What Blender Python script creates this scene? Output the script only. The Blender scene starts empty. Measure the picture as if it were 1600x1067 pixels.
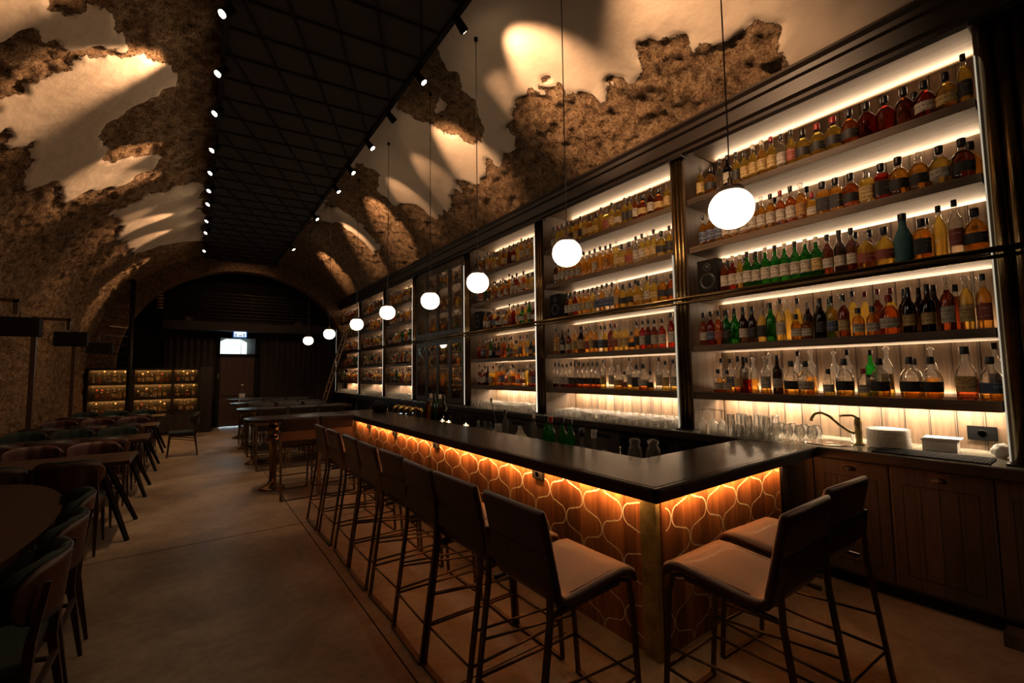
# Whisky bar in a stone barrel vault
ORD = ['first', 'second', 'third', 'fourth', 'fifth', 'sixth', 'seventh', 'eighth', 'ninth', 'tenth', 'eleventh', 'twelfth', 'thirteenth', 'fourteenth', 'fifteenth', 'sixteenth', 'seventeenth', 'eighteenth', 'nineteenth', 'twentieth']
ORD += ['twenty-' + o for o in ORD[:9]] + ['thirtieth'] + ['thirty-' + o for o in ORD[:9]] + ['fortieth'] + ['forty-' + o for o in ORD[:9]]
LEDK, SPK, DNK = 1.0, 3.4, 2.1
AMB2 = (1, .46, .15)
import bpy, bmesh, math, random
import numpy as np
from mathutils import Vector, Matrix
S = bpy.context.scene
COL = S.collection
PI = math.pi
rnd = random.Random(7)

# ------------------------------------------------------------------ camera
cam_d = bpy.data.cameras.new('camera'); cam = bpy.data.objects.new('camera', cam_d); COL.objects.link(cam)
cam_d.sensor_width = 36; cam_d.lens = 686.405 / 1600 * 36; cam_d.clip_start = .05; cam_d.clip_end = 100
cam.matrix_world = Matrix(((.81149759, -.03021428, -.58357412, 0), (-.58421318, -.06400814, -.80907226, 0), (-.01290796, .99749188, -.06959403, 1.6), (0, 0, 0, 1)))
S.camera = cam
# ------------------------------------------------------------------ world, exposure
w = bpy.data.worlds.new('world'); S.world = w; w.use_nodes = True
w.node_tree.nodes['Background'].inputs[0].default_value = (1, .6, .35, 1)
w.node_tree.nodes['Background'].inputs[1].default_value = .002
S.view_settings.view_transform = 'Standard'; S.view_settings.look = 'None'
S.view_settings.exposure = 0; S.view_settings.gamma = 1
S.view_settings.use_curve_mapping = False
cy = S.cycles
cy.max_bounces = 12; cy.diffuse_bounces = 3; cy.glossy_bounces = 3; cy.transparent_max_bounces = 24; cy.transmission_bounces = 6
cy.use_denoising = True; cy.sample_clamp_indirect = 3; cy.caustics_reflective = False; cy.caustics_refractive = False
try: cy.use_light_tree = True
except Exception: pass
WARM = (1, .59, .32); LED = (1, .67, .40); LEDW = (1, .76, .52); AMB = (1, .42, .10)

def area(name, loc, sx, sy, power, col, rot, spread=PI):
    l = bpy.data.lights.new(name, 'AREA'); l.shape = 'RECTANGLE'; l.size = sx; l.size_y = sy; l.energy = power; l.color = col; l.spread = spread
    o = bpy.data.objects.new(name, l); COL.objects.link(o); o.location = loc; o.rotation_euler = rot
    return o
def aim(loc, tgt):
    return (Vector(tgt) - Vector(loc)).to_track_quat('-Z', 'Y').to_euler()
def spot(name, loc, tgt, power, ang, blend=.5, col=WARM, r=.03):
    l = bpy.data.lights.new(name, 'SPOT'); l.energy = power; l.spot_size = math.radians(ang); l.spot_blend = blend; l.color = col; l.shadow_soft_size = r
    o = bpy.data.objects.new(name, l); COL.objects.link(o); o.location = loc; o.rotation_euler = aim(loc, tgt)
    return o

# ------------------------------------------------------------------ dimensions
BAYS = [(.45, 2.51), (2.70, 4.78), (5.0, 6.87), (7.1, 9.28), (9.5, 11.25), (11.45, 13.4), (13.6, 16.0)]
SHELF = [3.34, 2.84, 2.35, 1.84, 1.38]
XF, XB = 4.05, 4.6
# LED strips along the back of every shelf, shining up, and one under the lowest shelf, shining down
for b, (y0, y1) in enumerate(BAYS):
    if b == 3: continue
    L = y1 - y0 - .08; yc = (y0 + y1) / 2
    for k, z in enumerate(SHELF):
        area('led_light', (4.545 if k < 4 else 4.575, yc, z + .012), .02, L, (2.4, 2.6, 3.0, 4.0, 9)[k] * L * LEDK, LED, (0, PI + (.34 if k < 4 else 0), 0), math.radians(96 if k < 4 else 170))
    for k, z in enumerate((3.88, 3.278, 2.788, 2.288, 1.778)):
        area('led_light', (4.575, yc, z - .035), .02, L, (2.9, 2.2, 2.0, 1.5, .8)[k] * L * LEDK, LED, (0, PI / 2 + .45, 0), math.radians(130))
    area('led_light', (4.5, yc, 1.295), .03, L, 21 * L * LEDK, LEDW, (0, -.25, 0))
for z in (1.33, 1.73, 2.01, 2.40, 2.87, 3.37):
    area('led_light', (4.50, 8.19, z), .02, 2.0, 12, LED, (0, PI, 0))
# LED strips under the lip of the bar top
area('led_light', (2.06, 4.45, .915), .02, 5.5, 60, AMB2, (0, -1.2, 0), math.radians(120))
area('led_light', (2.92, 1.52, .915), 1.55, .02, 15.5, AMB2, (1.2, 0, 0), math.radians(120))

# ------------------------------------------------------------------ track spots
SPOTS_L = [(.12, 4.57), (.12, 5.54), (.12, 6.43), (.12, 7.53), (.12, 8.41), (.12, 9.25), (.12, 10.0), (.12, 11.12), (.12, 12.06), (.12, 13.85)]
SPOTS_R = [(1.95, 3.48), (1.95, 4.41), (1.95, 5.32), (1.95, 6.17), (1.95, 7.12), (1.95, 8.02), (1.95, 9.73), (1.95, 12.44)]
for (x, y), t, p, a in ((SPOTS_R[0], (3.0, 3.45, 4.85), 105, 60), (SPOTS_R[1], (3.15, 3.9, 4.75), 20, 46), (SPOTS_R[2], (3.1, 5.45, 4.8), 85, 50),
                        (SPOTS_R[3], (3.1, 6.4, 4.8), 16, 40), (SPOTS_R[5], (3.1, 8.8, 4.8), 110, 40), (SPOTS_R[4], (3.1, 7.5, 4.8), 26, 40),
                        (SPOTS_R[6], (3.1, 10.6, 4.8), 100, 36), (SPOTS_R[7], (3.1, 13.3, 4.8), 130, 32), ((1.95, 1.9), (3.6, 2.1, 4.2), 100, 80)):
    spot('track_light', (x + .04, y, 4.84), t, p * SPK, a, .8)
for (x, y), t, p, a in ((SPOTS_L[0], (-1.1, 4.2, 4.4), 55, 66), (SPOTS_L[1], (-.9, 5.75, 4.6), 60, 56), (SPOTS_L[3], (-.85, 7.9, 4.6), 40, 40),
                        (SPOTS_L[5], (-.9, 8.75, 4.55), 36, 42), (SPOTS_L[7], (-.9, 10.9, 4.6), 30, 36), (SPOTS_L[8], (-.95, 12.1, 4.5), 24, 38),
                        (SPOTS_L[9], (-1.6, 14.2, 3.9), 60, 34), (SPOTS_L[6], (-1.5, 10.6, 4.0), 16, 40)):
    spot('track_light', (x - .04, y, 4.84), t, p * SPK, a, .8)
# warm fill spots added at track height, aimed down at floor, tables and bar
for x, y, tx, ty, p, a in ((.12, 3.6, .1, 3.4, 90, 62), (.12, 6.9, .1, 7.2, 80, 60), (.12, 10.4, .2, 10.6, 70, 66), (.12, 13.2, .5, 14.6, 110, 84), (1.95, 2.6, 2.3, 2.4, 12, 60),
                        (1.95, 5.8, 2.2, 5.2, 12, 44), (1.95, 8.9, 1.8, 9.0, 40, 70), (1.95, 1.0, 3.1, .4, 14, 52), (.12, 1.6, -.6, 2.0, 20, 80), (.12, 7.2, -2.3, 8.0, 40, 70), (.12, 10.6, -2.3, 11.4, 40, 70)):
    spot('fill_spot', (x, y, 4.86), (tx, ty, 0), p * DNK, a, .9)

spot('fill_spot', (1.2, 13.9, 4.9), (1.2, 16.3, 3.7), 50, 74, .9)  # added fill that brightens the mezzanine rails and stair
spot('fill_spot', (.5, 13.0, 4.9), (1.1, 16.7, 1.3), 50, 34, .8)  # added fill that brightens the exit door
# ------------------------------------------------------------------ materials
MATS = {}
def nt(name):
    m = bpy.data.materials.new(name); m.use_nodes = True; MATS[name] = m
    t = m.node_tree; t.nodes.clear()
    o = t.nodes.new('ShaderNodeOutputMaterial')
    return m, t, o
def N(t, kind, **kw):
    n = t.nodes.new('ShaderNode' + kind)
    for k, v in kw.items():
        if k.startswith('i_'):
            key = k[2:]
            n.inputs[int(key) if key.isdigit() else key.replace('_', ' ')].default_value = v
        else: setattr(n, k, v)
    return n
def ramp(t, fac, stops):
    r = N(t, 'ValToRGB'); e = r.color_ramp.elements
    e[0].position, e[0].color = stops[0][0], (*stops[0][1], 1)
    e[1].position, e[1].color = stops[-1][0], (*stops[-1][1], 1)
    for p, c in stops[1:-1]:
        q = e.new(p); q.color = (*c, 1)
    t.links.new(fac, r.inputs[0]); return r.outputs[0]
def coords(t, scale=(1, 1, 1), loc=(0, 0, 0), rot=(0, 0, 0), src='Object'):
    tc = N(t, 'TexCoord'); mp = N(t, 'Mapping'); mp.inputs['Scale'].default_value = scale; mp.inputs['Location'].default_value = loc; mp.inputs['Rotation'].default_value = rot
    t.links.new(tc.outputs[src], mp.inputs[0]); return mp.outputs[0]
def noise(t, v, scale, detail=4, rough=.6, dist=0):
    n = N(t, 'TexNoise'); n.inputs['Scale'].default_value = scale; n.inputs['Detail'].default_value = detail; n.inputs['Roughness'].default_value = rough; n.inputs['Distortion'].default_value = dist
    if v is not None: t.links.new(v, n.inputs['Vector'])
    return n.outputs['Fac']
def bump(t, h, strength, dist=.01):
    b = N(t, 'Bump'); b.inputs['Strength'].default_value = strength; b.inputs['Distance'].default_value = dist
    t.links.new(h, b.inputs['Height']); return b.outputs[0]
def pbsdf(t, o, col=None, rough=.5, metal=0, nrm=None, spec=.5, coat=0, **kw):
    p = N(t, 'BsdfPrincipled')
    if isinstance(col, tuple): p.inputs['Base Color'].default_value = (*col, 1)
    elif col is not None: t.links.new(col, p.inputs['Base Color'])
    if isinstance(rough, (int, float)): p.inputs['Roughness'].default_value = rough
    else: t.links.new(rough, p.inputs['Roughness'])
    p.inputs['Metallic'].default_value = metal; p.inputs['Specular IOR Level'].default_value = spec; p.inputs['Coat Weight'].default_value = coat
    if nrm is not None: t.links.new(nrm, p.inputs['Normal'])
    t.links.new(p.outputs[0], o.inputs[0]); return p
def plain(name, col, rough=.5, metal=0, spec=.5, coat=0, var=.25, nscale=30, bmp=0):
    m, t, o = nt(name)
    v = coords(t); f = noise(t, v, nscale)
    c = ramp(t, f, [(.3, tuple(x * (1 - var) for x in col)), (.7, tuple(min(1, x * (1 + var)) for x in col))])
    pbsdf(t, o, c, rough, metal, bump(t, f, bmp) if bmp else None, spec, coat); return m
def wood(name, dark, light, axis='y', scale=1, rough=.5, plank=0, paxis='y', spec=.4, bmp=.2):
    m, t, o = nt(name)
    sc = {'x': (1.2, 14, 14), 'y': (14, 1.2, 14), 'z': (14, 14, 1.2)}[axis]
    v = coords(t, tuple(s * scale for s in sc))
    f = noise(t, v, 2.2, 6, .65, .6); f2 = noise(t, coords(t, tuple(s * scale * .25 for s in sc)), 1.5, 3, .5, 1.5)
    mx = N(t, 'Math', operation='ADD'); t.links.new(f, mx.inputs[0]); t.links.new(f2, mx.inputs[1])
    md = N(t, 'Math', operation='MULTIPLY'); md.inputs[1].default_value = .5; t.links.new(mx.outputs[0], md.inputs[0])
    fac = md.outputs[0]
    c = ramp(t, fac, [(.36, dark), (.5, tuple((a + b) / 2 for a, b in zip(dark, light))), (.62, light)])
    h = f
    if plank:
        tc = N(t, 'TexCoord'); sx = N(t, 'SeparateXYZ'); t.links.new(tc.outputs['Object'], sx.inputs[0])
        dv = N(t, 'Math', operation='DIVIDE'); dv.inputs[1].default_value = plank; t.links.new(sx.outputs[paxis.upper()], dv.inputs[0])
        fl = N(t, 'Math', operation='FLOOR'); t.links.new(dv.outputs[0], fl.inputs[0])
        wn = N(t, 'TexWhiteNoise', noise_dimensions='1D'); t.links.new(fl.outputs[0], wn.inputs['W'])
        fr = N(t, 'Math', operation='FRACT'); t.links.new(dv.outputs[0], fr.inputs[0])
        pp = N(t, 'Math', operation='PINGPONG'); pp.inputs[1].default_value = .5; t.links.new(fr.outputs[0], pp.inputs[0])
        g = N(t, 'MapRange'); g.inputs['From Max'].default_value = .025; t.links.new(pp.outputs[0], g.inputs[0])
        br = N(t, 'MapRange'); br.inputs['To Min'].default_value = .7 if plank > .1 else .62; br.inputs['To Max'].default_value = 1.15 if plank > .1 else 1.35; t.links.new(wn.outputs[0], br.inputs[0])
        ml = N(t, 'Math', operation='MULTIPLY'); t.links.new(br.outputs[0], ml.inputs[0])
        if plank > .1: t.links.new(g.outputs[0], ml.inputs[1])
        else: ml.inputs[1].default_value = 1
        vm = N(t, 'VectorMath', operation='SCALE'); t.links.new(c, vm.inputs[0]); t.links.new(ml.outputs[0], vm.inputs['Scale']); c = vm.outputs[0]
    pbsdf(t, o, c, rough, 0, bump(t, h, bmp, .002), spec); return m
def emis(name, col, strength):
    m, t, o = nt(name); e = N(t, 'Emission'); e.inputs[0].default_value = (*col, 1); e.inputs[1].default_value = strength
    t.links.new(e.outputs[0], o.inputs[0]); return m
def glass(name, col, scat=.3, rough=.03, tint=None, refl=1.0):
    m, t, o = nt(name)
    tr = N(t, 'BsdfTransparent'); tr.inputs[0].default_value = (*col, 1)
    tl = N(t, 'BsdfTranslucent'); tl.inputs[0].default_value = (*(tint or col), 1)
    gl = N(t, 'BsdfGlossy'); gl.inputs['Roughness'].default_value = rough
    m1 = N(t, 'MixShader'); m1.inputs[0].default_value = scat; t.links.new(tr.outputs[0], m1.inputs[1]); t.links.new(tl.outputs[0], m1.inputs[2])
    fr = N(t, 'LayerWeight'); fr.inputs['Blend'].default_value = .25
    mr = N(t, 'MapRange'); mr.inputs['To Min'].default_value = .03 * refl; mr.inputs['To Max'].default_value = .75 * refl; t.links.new(fr.outputs['Fresnel'], mr.inputs[0])
    m2 = N(t, 'MixShader'); t.links.new(mr.outputs[0], m2.inputs[0]); t.links.new(m1.outputs[0], m2.inputs[1]); t.links.new(gl.outputs[0], m2.inputs[2])
    t.links.new(m2.outputs[0], o.inputs[0]); return m
def paper(name, base, ink, heavy=.5):
    m, t, o = nt(name)
    f = noise(t, coords(t, (90, 90, 260)), 1, 1); f2 = noise(t, coords(t, (6, 6, 45)), 1, 0)
    a = N(t, 'Math', operation='GREATER_THAN'); a.inputs[1].default_value = .52; t.links.new(f, a.inputs[0])
    b = N(t, 'Math', operation='GREATER_THAN'); b.inputs[1].default_value = 1 - heavy; t.links.new(f2, b.inputs[0])
    c = N(t, 'Math', operation='MULTIPLY'); t.links.new(a.outputs[0], c.inputs[0]); t.links.new(b.outputs[0], c.inputs[1])
    pbsdf(t, o, ramp(t, c.outputs[0], [(.4, base), (.6, ink)]), .6); return m

plain('black', (.012, .010, .009), .8, 0, .12, nscale=8)
plain('blackmetal', (.02, .015, .012), .4, .6)
plain('bronze', (.11, .07, .042), .42, .6)
plain('brass', (.55, .36, .12), .28, 1, var=.3, nscale=12)
plain('agedbrass', (.42, .31, .12), .42, .6, var=.45, nscale=9, bmp=.1)
plain('darkbrass', (.24, .155, .07), .24, .95, var=.3, nscale=6)
plain('tubebrass', (.20, .13, .055), .24, .95, var=.4, nscale=5)
emis('glowline_faint', (1, .86, .62), .45)
plain('chrome', (.6, .5, .4), .15, 1, var=.1)
plain('leather', (.085, .034, .024), .38, 0, .5, .05, .25, 260, .25)
plain('leather_black', (.022, .014, .011), .4)
plain('cushion_green', (.010, .024, .021), .8)
plain('cushion_red', (.05, .014, .012), .6)
plain('paper_white', (.8, .76, .7), .6, var=.04)
plain('socket_black', (.003, .003, .003), .9, 0, .05)
plain('rubber', (.010, .010, .011), .9, 0, .1)
plain('porcelain', (.75, .72, .68), .2)
plain('teal', (.03, .11, .12), .7)
plain('curtain', (.022, .013, .011), .9, nscale=4)
plain('cork', (.3, .18, .09), .7)
plain('stone_top', (.20, .20, .16), .12, 0, .6, .3, .35, 14)
plain('cap_black', (.015, .013, .013), .35)
plain('cap_red', (.30, .015, .015), .35)
plain('cap_white', (.7, .62, .5), .4)
plain('cap_silver', (.5, .45, .4), .25, 1)
plain('cap_gold', (.5, .3, .08), .3, 1)
plain('inlay', (.80, .66, .48), .35)
plain('ladder_wood', (.38, .22, .10), .5)
plain('speaker_cone', (.03, .028, .026), .35)
plain('wire', (.03, .02, .015), .5)
wood('oak', (.035, .021, .012), (.15, .096, .057), 'y', 1, .5, bmp=.25)
wood('oak_panel', (.060, .036, .020), (.165, .108, .064), 'z', 1, .55, .145, 'y', bmp=.2)
wood('oak_v', (.035, .021, .012), (.12, .076, .045), 'z', 1, .55)
wood('cornice_wood', (.012, .007, .004), (.032, .018, .011), 'y', 1, .45)
wood('cabinet_wood', (.030, .021, .016), (.082, .058, .042), 'z', .8, .5, .115, 'y', bmp=.3)
wood('bartop', (.018, .010, .006), (.055, .033, .02), 'y', .7, .26, spec=.5, bmp=.015)
wood('bartop_x', (.018, .010, .006), (.055, .033, .02), 'x', .7, .26, spec=.5, bmp=.015)
wood('tilewood', (.11, .033, .013), (.40, .15, .052), 'z', .9, .36, .092, 'y', bmp=.06)
wood('tilewood_x', (.11, .033, .013), (.40, .15, .052), 'z', .9, .36, .092, 'x', bmp=.06)
wood('tablewood', (.018, .009, .006), (.055, .026, .016), 'x', .9, .35, bmp=.05)
wood('chairwood', (.022, .008, .005), (.07, .027, .013), 'z', 1, .4, bmp=.04)
wood('doorwood', (.03, .012, .007), (.06, .028, .016), 'z', .5, .5)
emis('globe', (1, .84, .62), 10)
emis('glowline', (1, .86, .66), 1.1)
emis('ledstrip', (1, .72, .46), 16)
emis('ledstrip_amber', (1, .55, .2), 14)
emis('lamp_face', (1, .74, .45), 90)
emis('flame', (1, .7, .35), 70)
emis('daylight', (.72, .92, .88), 2.2)
emis('sign_lit', (.75, .88, 1), 1.3)
emis('sign_blue', (.02, .09, .35), .8)
glass('clear', (.93, .92, .9), .04)
glass('tumbler', (.97, .96, .94), .25, .05, (1, .95, .88))
LIQ = {'a': ((.95, .70, .28), (.95, .52, .09)), 'y': ((.98, .85, .40), (1, .76, .18)), 'r': ((.88, .46, .18), (.7, .24, .04)), 'e': ((.70, .18, .09), (.45, .05, .02)),
       'm': ((.52, .24, .13), (.3, .08, .03)), 'c': ((.95, .94, .90), (.9, .88, .8)), 'g': ((.16, .52, .18), (.04, .4, .07)), 'k': ((.18, .12, .08), (.05, .03, .02)), 't': None}
for k, v in LIQ.items():
    if v: glass('liquid_' + k, v[0], {'c': .05, 'g': .25, 'a': .26, 'y': .30, 'r': .2}.get(k, .09), .04, v[1])
MATS['liquid_t'] = MATS['teal']
paper('label_w', (.50, .43, .33), (.08, .05, .04)); paper('label_k', (.02, .017, .016), (.35, .25, .12), .35); paper('label_r', (.26, .05, .03), (.5, .35, .2), .4)
paper('label_b', (.05, .07, .13), (.5, .45, .4), .4); paper('label_y', (.50, .34, .12), (.12, .05, .02)); paper('label_a', (.40, .2, .05), (.1, .04, .02)); paper('label_m', (.16, .09, .06), (.4, .3, .2), .4)
M = MATS
# ------------------------------------------------------------------ mesh helpers
class MB:
    def __init__(s): s.v = []; s.f = []; s.m = []; s.sm = []
    def add(s, vs, fs, mi=0, sm=False):
        b = len(s.v); s.v += [tuple(p) for p in vs]; s.f += [tuple(b + i for i in f) for f in fs]; s.m += [mi] * len(fs); s.sm += [sm] * len(fs); return s
    def box(s, x0, x1, y0, y1, z0, z1, mi=0, ch=0):
        if ch <= 0:
            vs = [(x, y, z) for x in (x0, x1) for y in (y0, y1) for z in (z0, z1)]
            return s.add(vs, [(0, 1, 3, 2), (4, 6, 7, 5), (0, 4, 5, 1), (2, 3, 7, 6), (0, 2, 6, 4), (1, 5, 7, 3)], mi)
        b = bmesh.new(); bmesh.ops.create_cube(b, size=1)
        for v in b.verts: v.co = ((x0 + x1) / 2 + v.co.x * (x1 - x0), (y0 + y1) / 2 + v.co.y * (y1 - y0), (z0 + z1) / 2 + v.co.z * (z1 - z0))
        bmesh.ops.bevel(b, geom=b.edges[:], offset=ch, segments=2, affect='EDGES', profile=.6)
        s.add([v.co[:] for v in b.verts], [[v.index for v in f.verts] for f in b.faces], mi); b.free(); return s
    def tube(s, pts, r, n=8, mi=0, cap=True, sm=True, sx=1, sy=1):
        P = [Vector(p) for p in pts]; R = r if isinstance(r, (list, tuple)) else [r] * len(P); up = None; vs = []
        for i, p in enumerate(P):
            d = (P[min(i + 1, len(P) - 1)] - P[max(i - 1, 0)])
            d = d.normalized() if d.length > 1e-9 else Vector((0, 0, 1))
            if up is None:
                up = Vector((0, 0, 1)) if abs(d.z) < .9 else Vector((1, 0, 0))
            a = d.cross(up)
            if a.length < 1e-6: a = d.orthogonal()
            a.normalize(); b = a.cross(d).normalized(); up = b
            off = PI / n if n == 4 else 0
            for k in range(n):
                t = 2 * PI * k / n + off; vs.append(p + a * math.cos(t) * R[i] * sx + b * math.sin(t) * R[i] * sy)
        fs = [(i * n + k, i * n + (k + 1) % n, (i + 1) * n + (k + 1) % n, (i + 1) * n + k) for i in range(len(P) - 1) for k in range(n)]
        if cap: fs += [tuple(range(n))[::-1], tuple((len(P) - 1) * n + k for k in range(n))]
        return s.add(vs, fs, mi, sm and n > 4)
    def lathe(s, prof, n=20, mi=0, c=(0, 0, 0), e=2, mis=None, sm=True, sy=1, arc=None):
        vs = []; a0, a1 = arc or (0, 2 * PI); full = arc is None; cols = n if full else n + 1
        for r, z in prof:
            for k in range(cols):
                t = a0 + (a1 - a0) * k / n; ct, st = math.cos(t), math.sin(t)
                q = 1 if e == 2 else (abs(ct) ** e + abs(st) ** e) ** (-1 / e)
                vs.append((c[0] + r * q * ct, c[1] + r * q * st * sy, c[2] + z))
        for i in range(len(prof) - 1):
            f = [(i * cols + k, i * cols + (k + 1) % cols, (i + 1) * cols + (k + 1) % cols, (i + 1) * cols + k) for k in range(n)]
            b = mis[i] if mis else mi
            if i == 0: s.add(vs, f, b, sm); base = len(s.v) - len(vs)
            else: s.f += [tuple(base + j for j in q) for q in f]; s.m += [b] * len(f); s.sm += [sm] * len(f)
        return s
    def prism(s, poly, z0, z1, mi=0, axis='z'):
        n = len(poly)
        mp = {'z': lambda a, b, h: (a, b, h), 'y': lambda a, b, h: (a, h, b), 'x': lambda a, b, h: (h, a, b)}[axis]
        vs = [mp(a, b, z0) for a, b in poly] + [mp(a, b, z1) for a, b in poly]
        return s.add(vs, [tuple(range(n))[::-1], tuple(range(n, 2 * n))] + [(i, (i + 1) % n, n + (i + 1) % n, n + i) for i in range(n)], mi)
    def build(s, name, mats, parent=None, loc=None, rot=None, smooth=None):
        me = bpy.data.meshes.new(name); me.from_pydata(s.v, [], s.f)
        for m in (mats if isinstance(mats, (list, tuple)) else [mats]): me.materials.append(M[m] if isinstance(m, str) else m)
        me.polygons.foreach_set('material_index', s.m); me.polygons.foreach_set('use_smooth', [bool(x) for x in s.sm] if smooth is None else [smooth] * len(s.f))
        b = bmesh.new(); b.from_mesh(me); bmesh.ops.recalc_face_normals(b, faces=b.faces[:]); b.to_mesh(me); b.free()
        o = bpy.data.objects.new(name, me); COL.objects.link(o)
        if parent is not None: o.parent = parent
        if loc: o.location = loc
        if rot is not None: o.rotation_euler = (0, 0, rot)
        return o
def tag(o, label=None, cat=None, group=None, kind=None):
    if label: o['label'] = label
    if cat: o['category'] = cat
    if group: o['group'] = group
    if kind: o['kind'] = kind
    return o
def empty(name, loc=(0, 0, 0), rz=0, **kw):
    o = bpy.data.objects.new(name, None); COL.objects.link(o); o.location = loc; o.rotation_euler = (0, 0, rz); o.empty_display_size = .05
    return tag(o, **kw)
KIDS = {}
def snapshot(o):
    KIDS[o.name] = [(c, list(c.children)) for c in o.children]
def dup(o, loc, rz=0, **kw):
    if o.name not in KIDS: snapshot(o)
    c = o.copy(); COL.objects.link(c); c.location = loc; c.rotation_euler = (0, 0, rz)
    for ch, gs in KIDS[o.name]:
        d = ch.copy(); COL.objects.link(d); d.parent = c
        for g in gs:
            e = g.copy(); COL.objects.link(e); e.parent = d
    return tag(c, **kw)
def orient(p0, p1): return (Vector(p1) - Vector(p0)).to_track_quat('Z', 'Y').to_matrix()

# ------------------------------------------------------------------ room shell
CX, VA, VZ, VB = 1.27, 3.55, 1.9, 3.4        # vault ellipse: centre, half width, springing, rise
RB = [[2.42,1.41],[2.54,1.45],[2.79,1.43],[2.87,1.51],[2.99,1.61],[2.95,1.79],[3.0,2.0],[3.02,2.08],[3.11,2.09],[3.22,2.23],[3.36,2.3],[3.32,2.49],[3.18,2.54],[3.14,2.61],[3.15,2.76],[3.14,2.87],[3.24,2.89],[3.21,2.98],[3.07,3.11],[3.08,3.18],[3.18,3.14],[3.29,3.18],[3.34,3.34],[3.32,3.49],[3.49,3.42],[3.58,3.45],[3.58,3.6],[3.63,3.79],[3.65,4.02],[3.46,4.42],[3.19,4.66],[3.22,5.07],[3.31,5.24],[3.16,5.48],[3.11,5.81],[3.31,5.93],[3.12,6.38],[3.06,6.98],[3.02,7.38],[3.45,7.52],[3.73,8.05],[4.09,7.98],[4.21,7.38],[4.5,7.34],[4.73,7.76],[4.78,8.12],[4.64,10.14],[4.9,12.33],[5.5,13.96],[5.5,17],[-1,17],[-1,1.41]]
PS = [[4.66,10.36],[4.51,9.59],[4.15,9.59],[3.7,9.8],[3.21,10.07],[3.12,10.69],[3.61,10.55],[4.16,10.34],[4.47,10.72]]
PT = [[4.76,4.28],[4.48,4.38],[4.17,4.56],[4.01,4.6],[3.79,4.76],[3.56,4.93],[3.69,5.22],[3.87,5.39],[4.03,5.43],[4.18,5.47],[4.37,5.55],[4.66,5.61],[4.73,5.16],[4.76,4.69],[4.8,4.47]]
PN = [[4.39,4.85],[4.22,4.91],[4.18,5.12],[4.36,5.25],[4.36,5.04]]
PL1 = [[8.16,4.52],[7.91,4.6],[7.94,4.81],[7.88,4.86],[7.46,4.89],[7.53,5.12],[7.52,5.44],[7.67,5.45],[7.72,5.38],[8.04,5.24],[8.1,5.14],[8.11,4.96],[8.23,4.92],[8.35,4.96],[8.9,5.0],[8.9,3.2],[7.3,2.6],[7.3,4.3]]
PL2 = [[9.2,5.85],[8.62,5.74],[8.43,5.74],[8.24,5.69],[8.04,5.6],[7.71,5.53],[7.24,5.53],[7.25,5.71],[7.12,5.77],[7.08,6.03],[7.25,6.38],[7.56,6.45],[7.61,6.67],[7.82,6.79],[7.9,6.95],[7.89,7.47],[8.01,7.86],[7.31,8.06],[7.33,8.54],[7.93,8.8],[8.33,8.52],[8.68,8.41],[8.71,8.09],[8.55,7.69],[8.82,7.59],[8.82,7.17],[8.52,6.6],[8.63,6.52],[8.79,6.5],[8.73,6.05],[9.2,6.0]]
PL3 = [[8.22,9.68],[7.67,9.66],[7.03,9.52],[6.83,9.35],[6.74,10.84],[6.7,13.65],[7.47,13.32],[8.17,12.82],[8.29,11.11],[8.14,10.52]]
def inside(P, U, V):
    r = np.zeros(U.shape, bool); n = len(P)
    for i in range(n):
        x0, y0 = P[i]; x1, y1 = P[(i + 1) % n]
        if y0 == y1: continue
        c = ((y0 > V) != (y1 > V)) & (U < (x1 - x0) * (V - y0) / (y1 - y0) + x0)
        r ^= c
    return r
def vnoise(U, V, sc, seed):
    g = np.random.RandomState(seed).rand(256, 256); a = U * sc + 500; b = V * sc + 500
    i = np.floor(a).astype(int); j = np.floor(b).astype(int); fa = a - i; fb = b - j
    fa = fa * fa * (3 - 2 * fa); fb = fb * fb * (3 - 2 * fb)
    h = lambda p, q: g[p % 256, q % 256]
    return (h(i, j) * (1 - fa) + h(i + 1, j) * fa) * (1 - fb) + (h(i, j + 1) * (1 - fa) + h(i + 1, j + 1) * fa) * fb
def fbm(U, V, sc, seed, o=4):
    r = 0; a = 1; t = 0
    for k in range(o): r = r + vnoise(U, V, sc * 2 ** k, seed + k) * a; t += a; a *= .55
    return r / t
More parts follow.
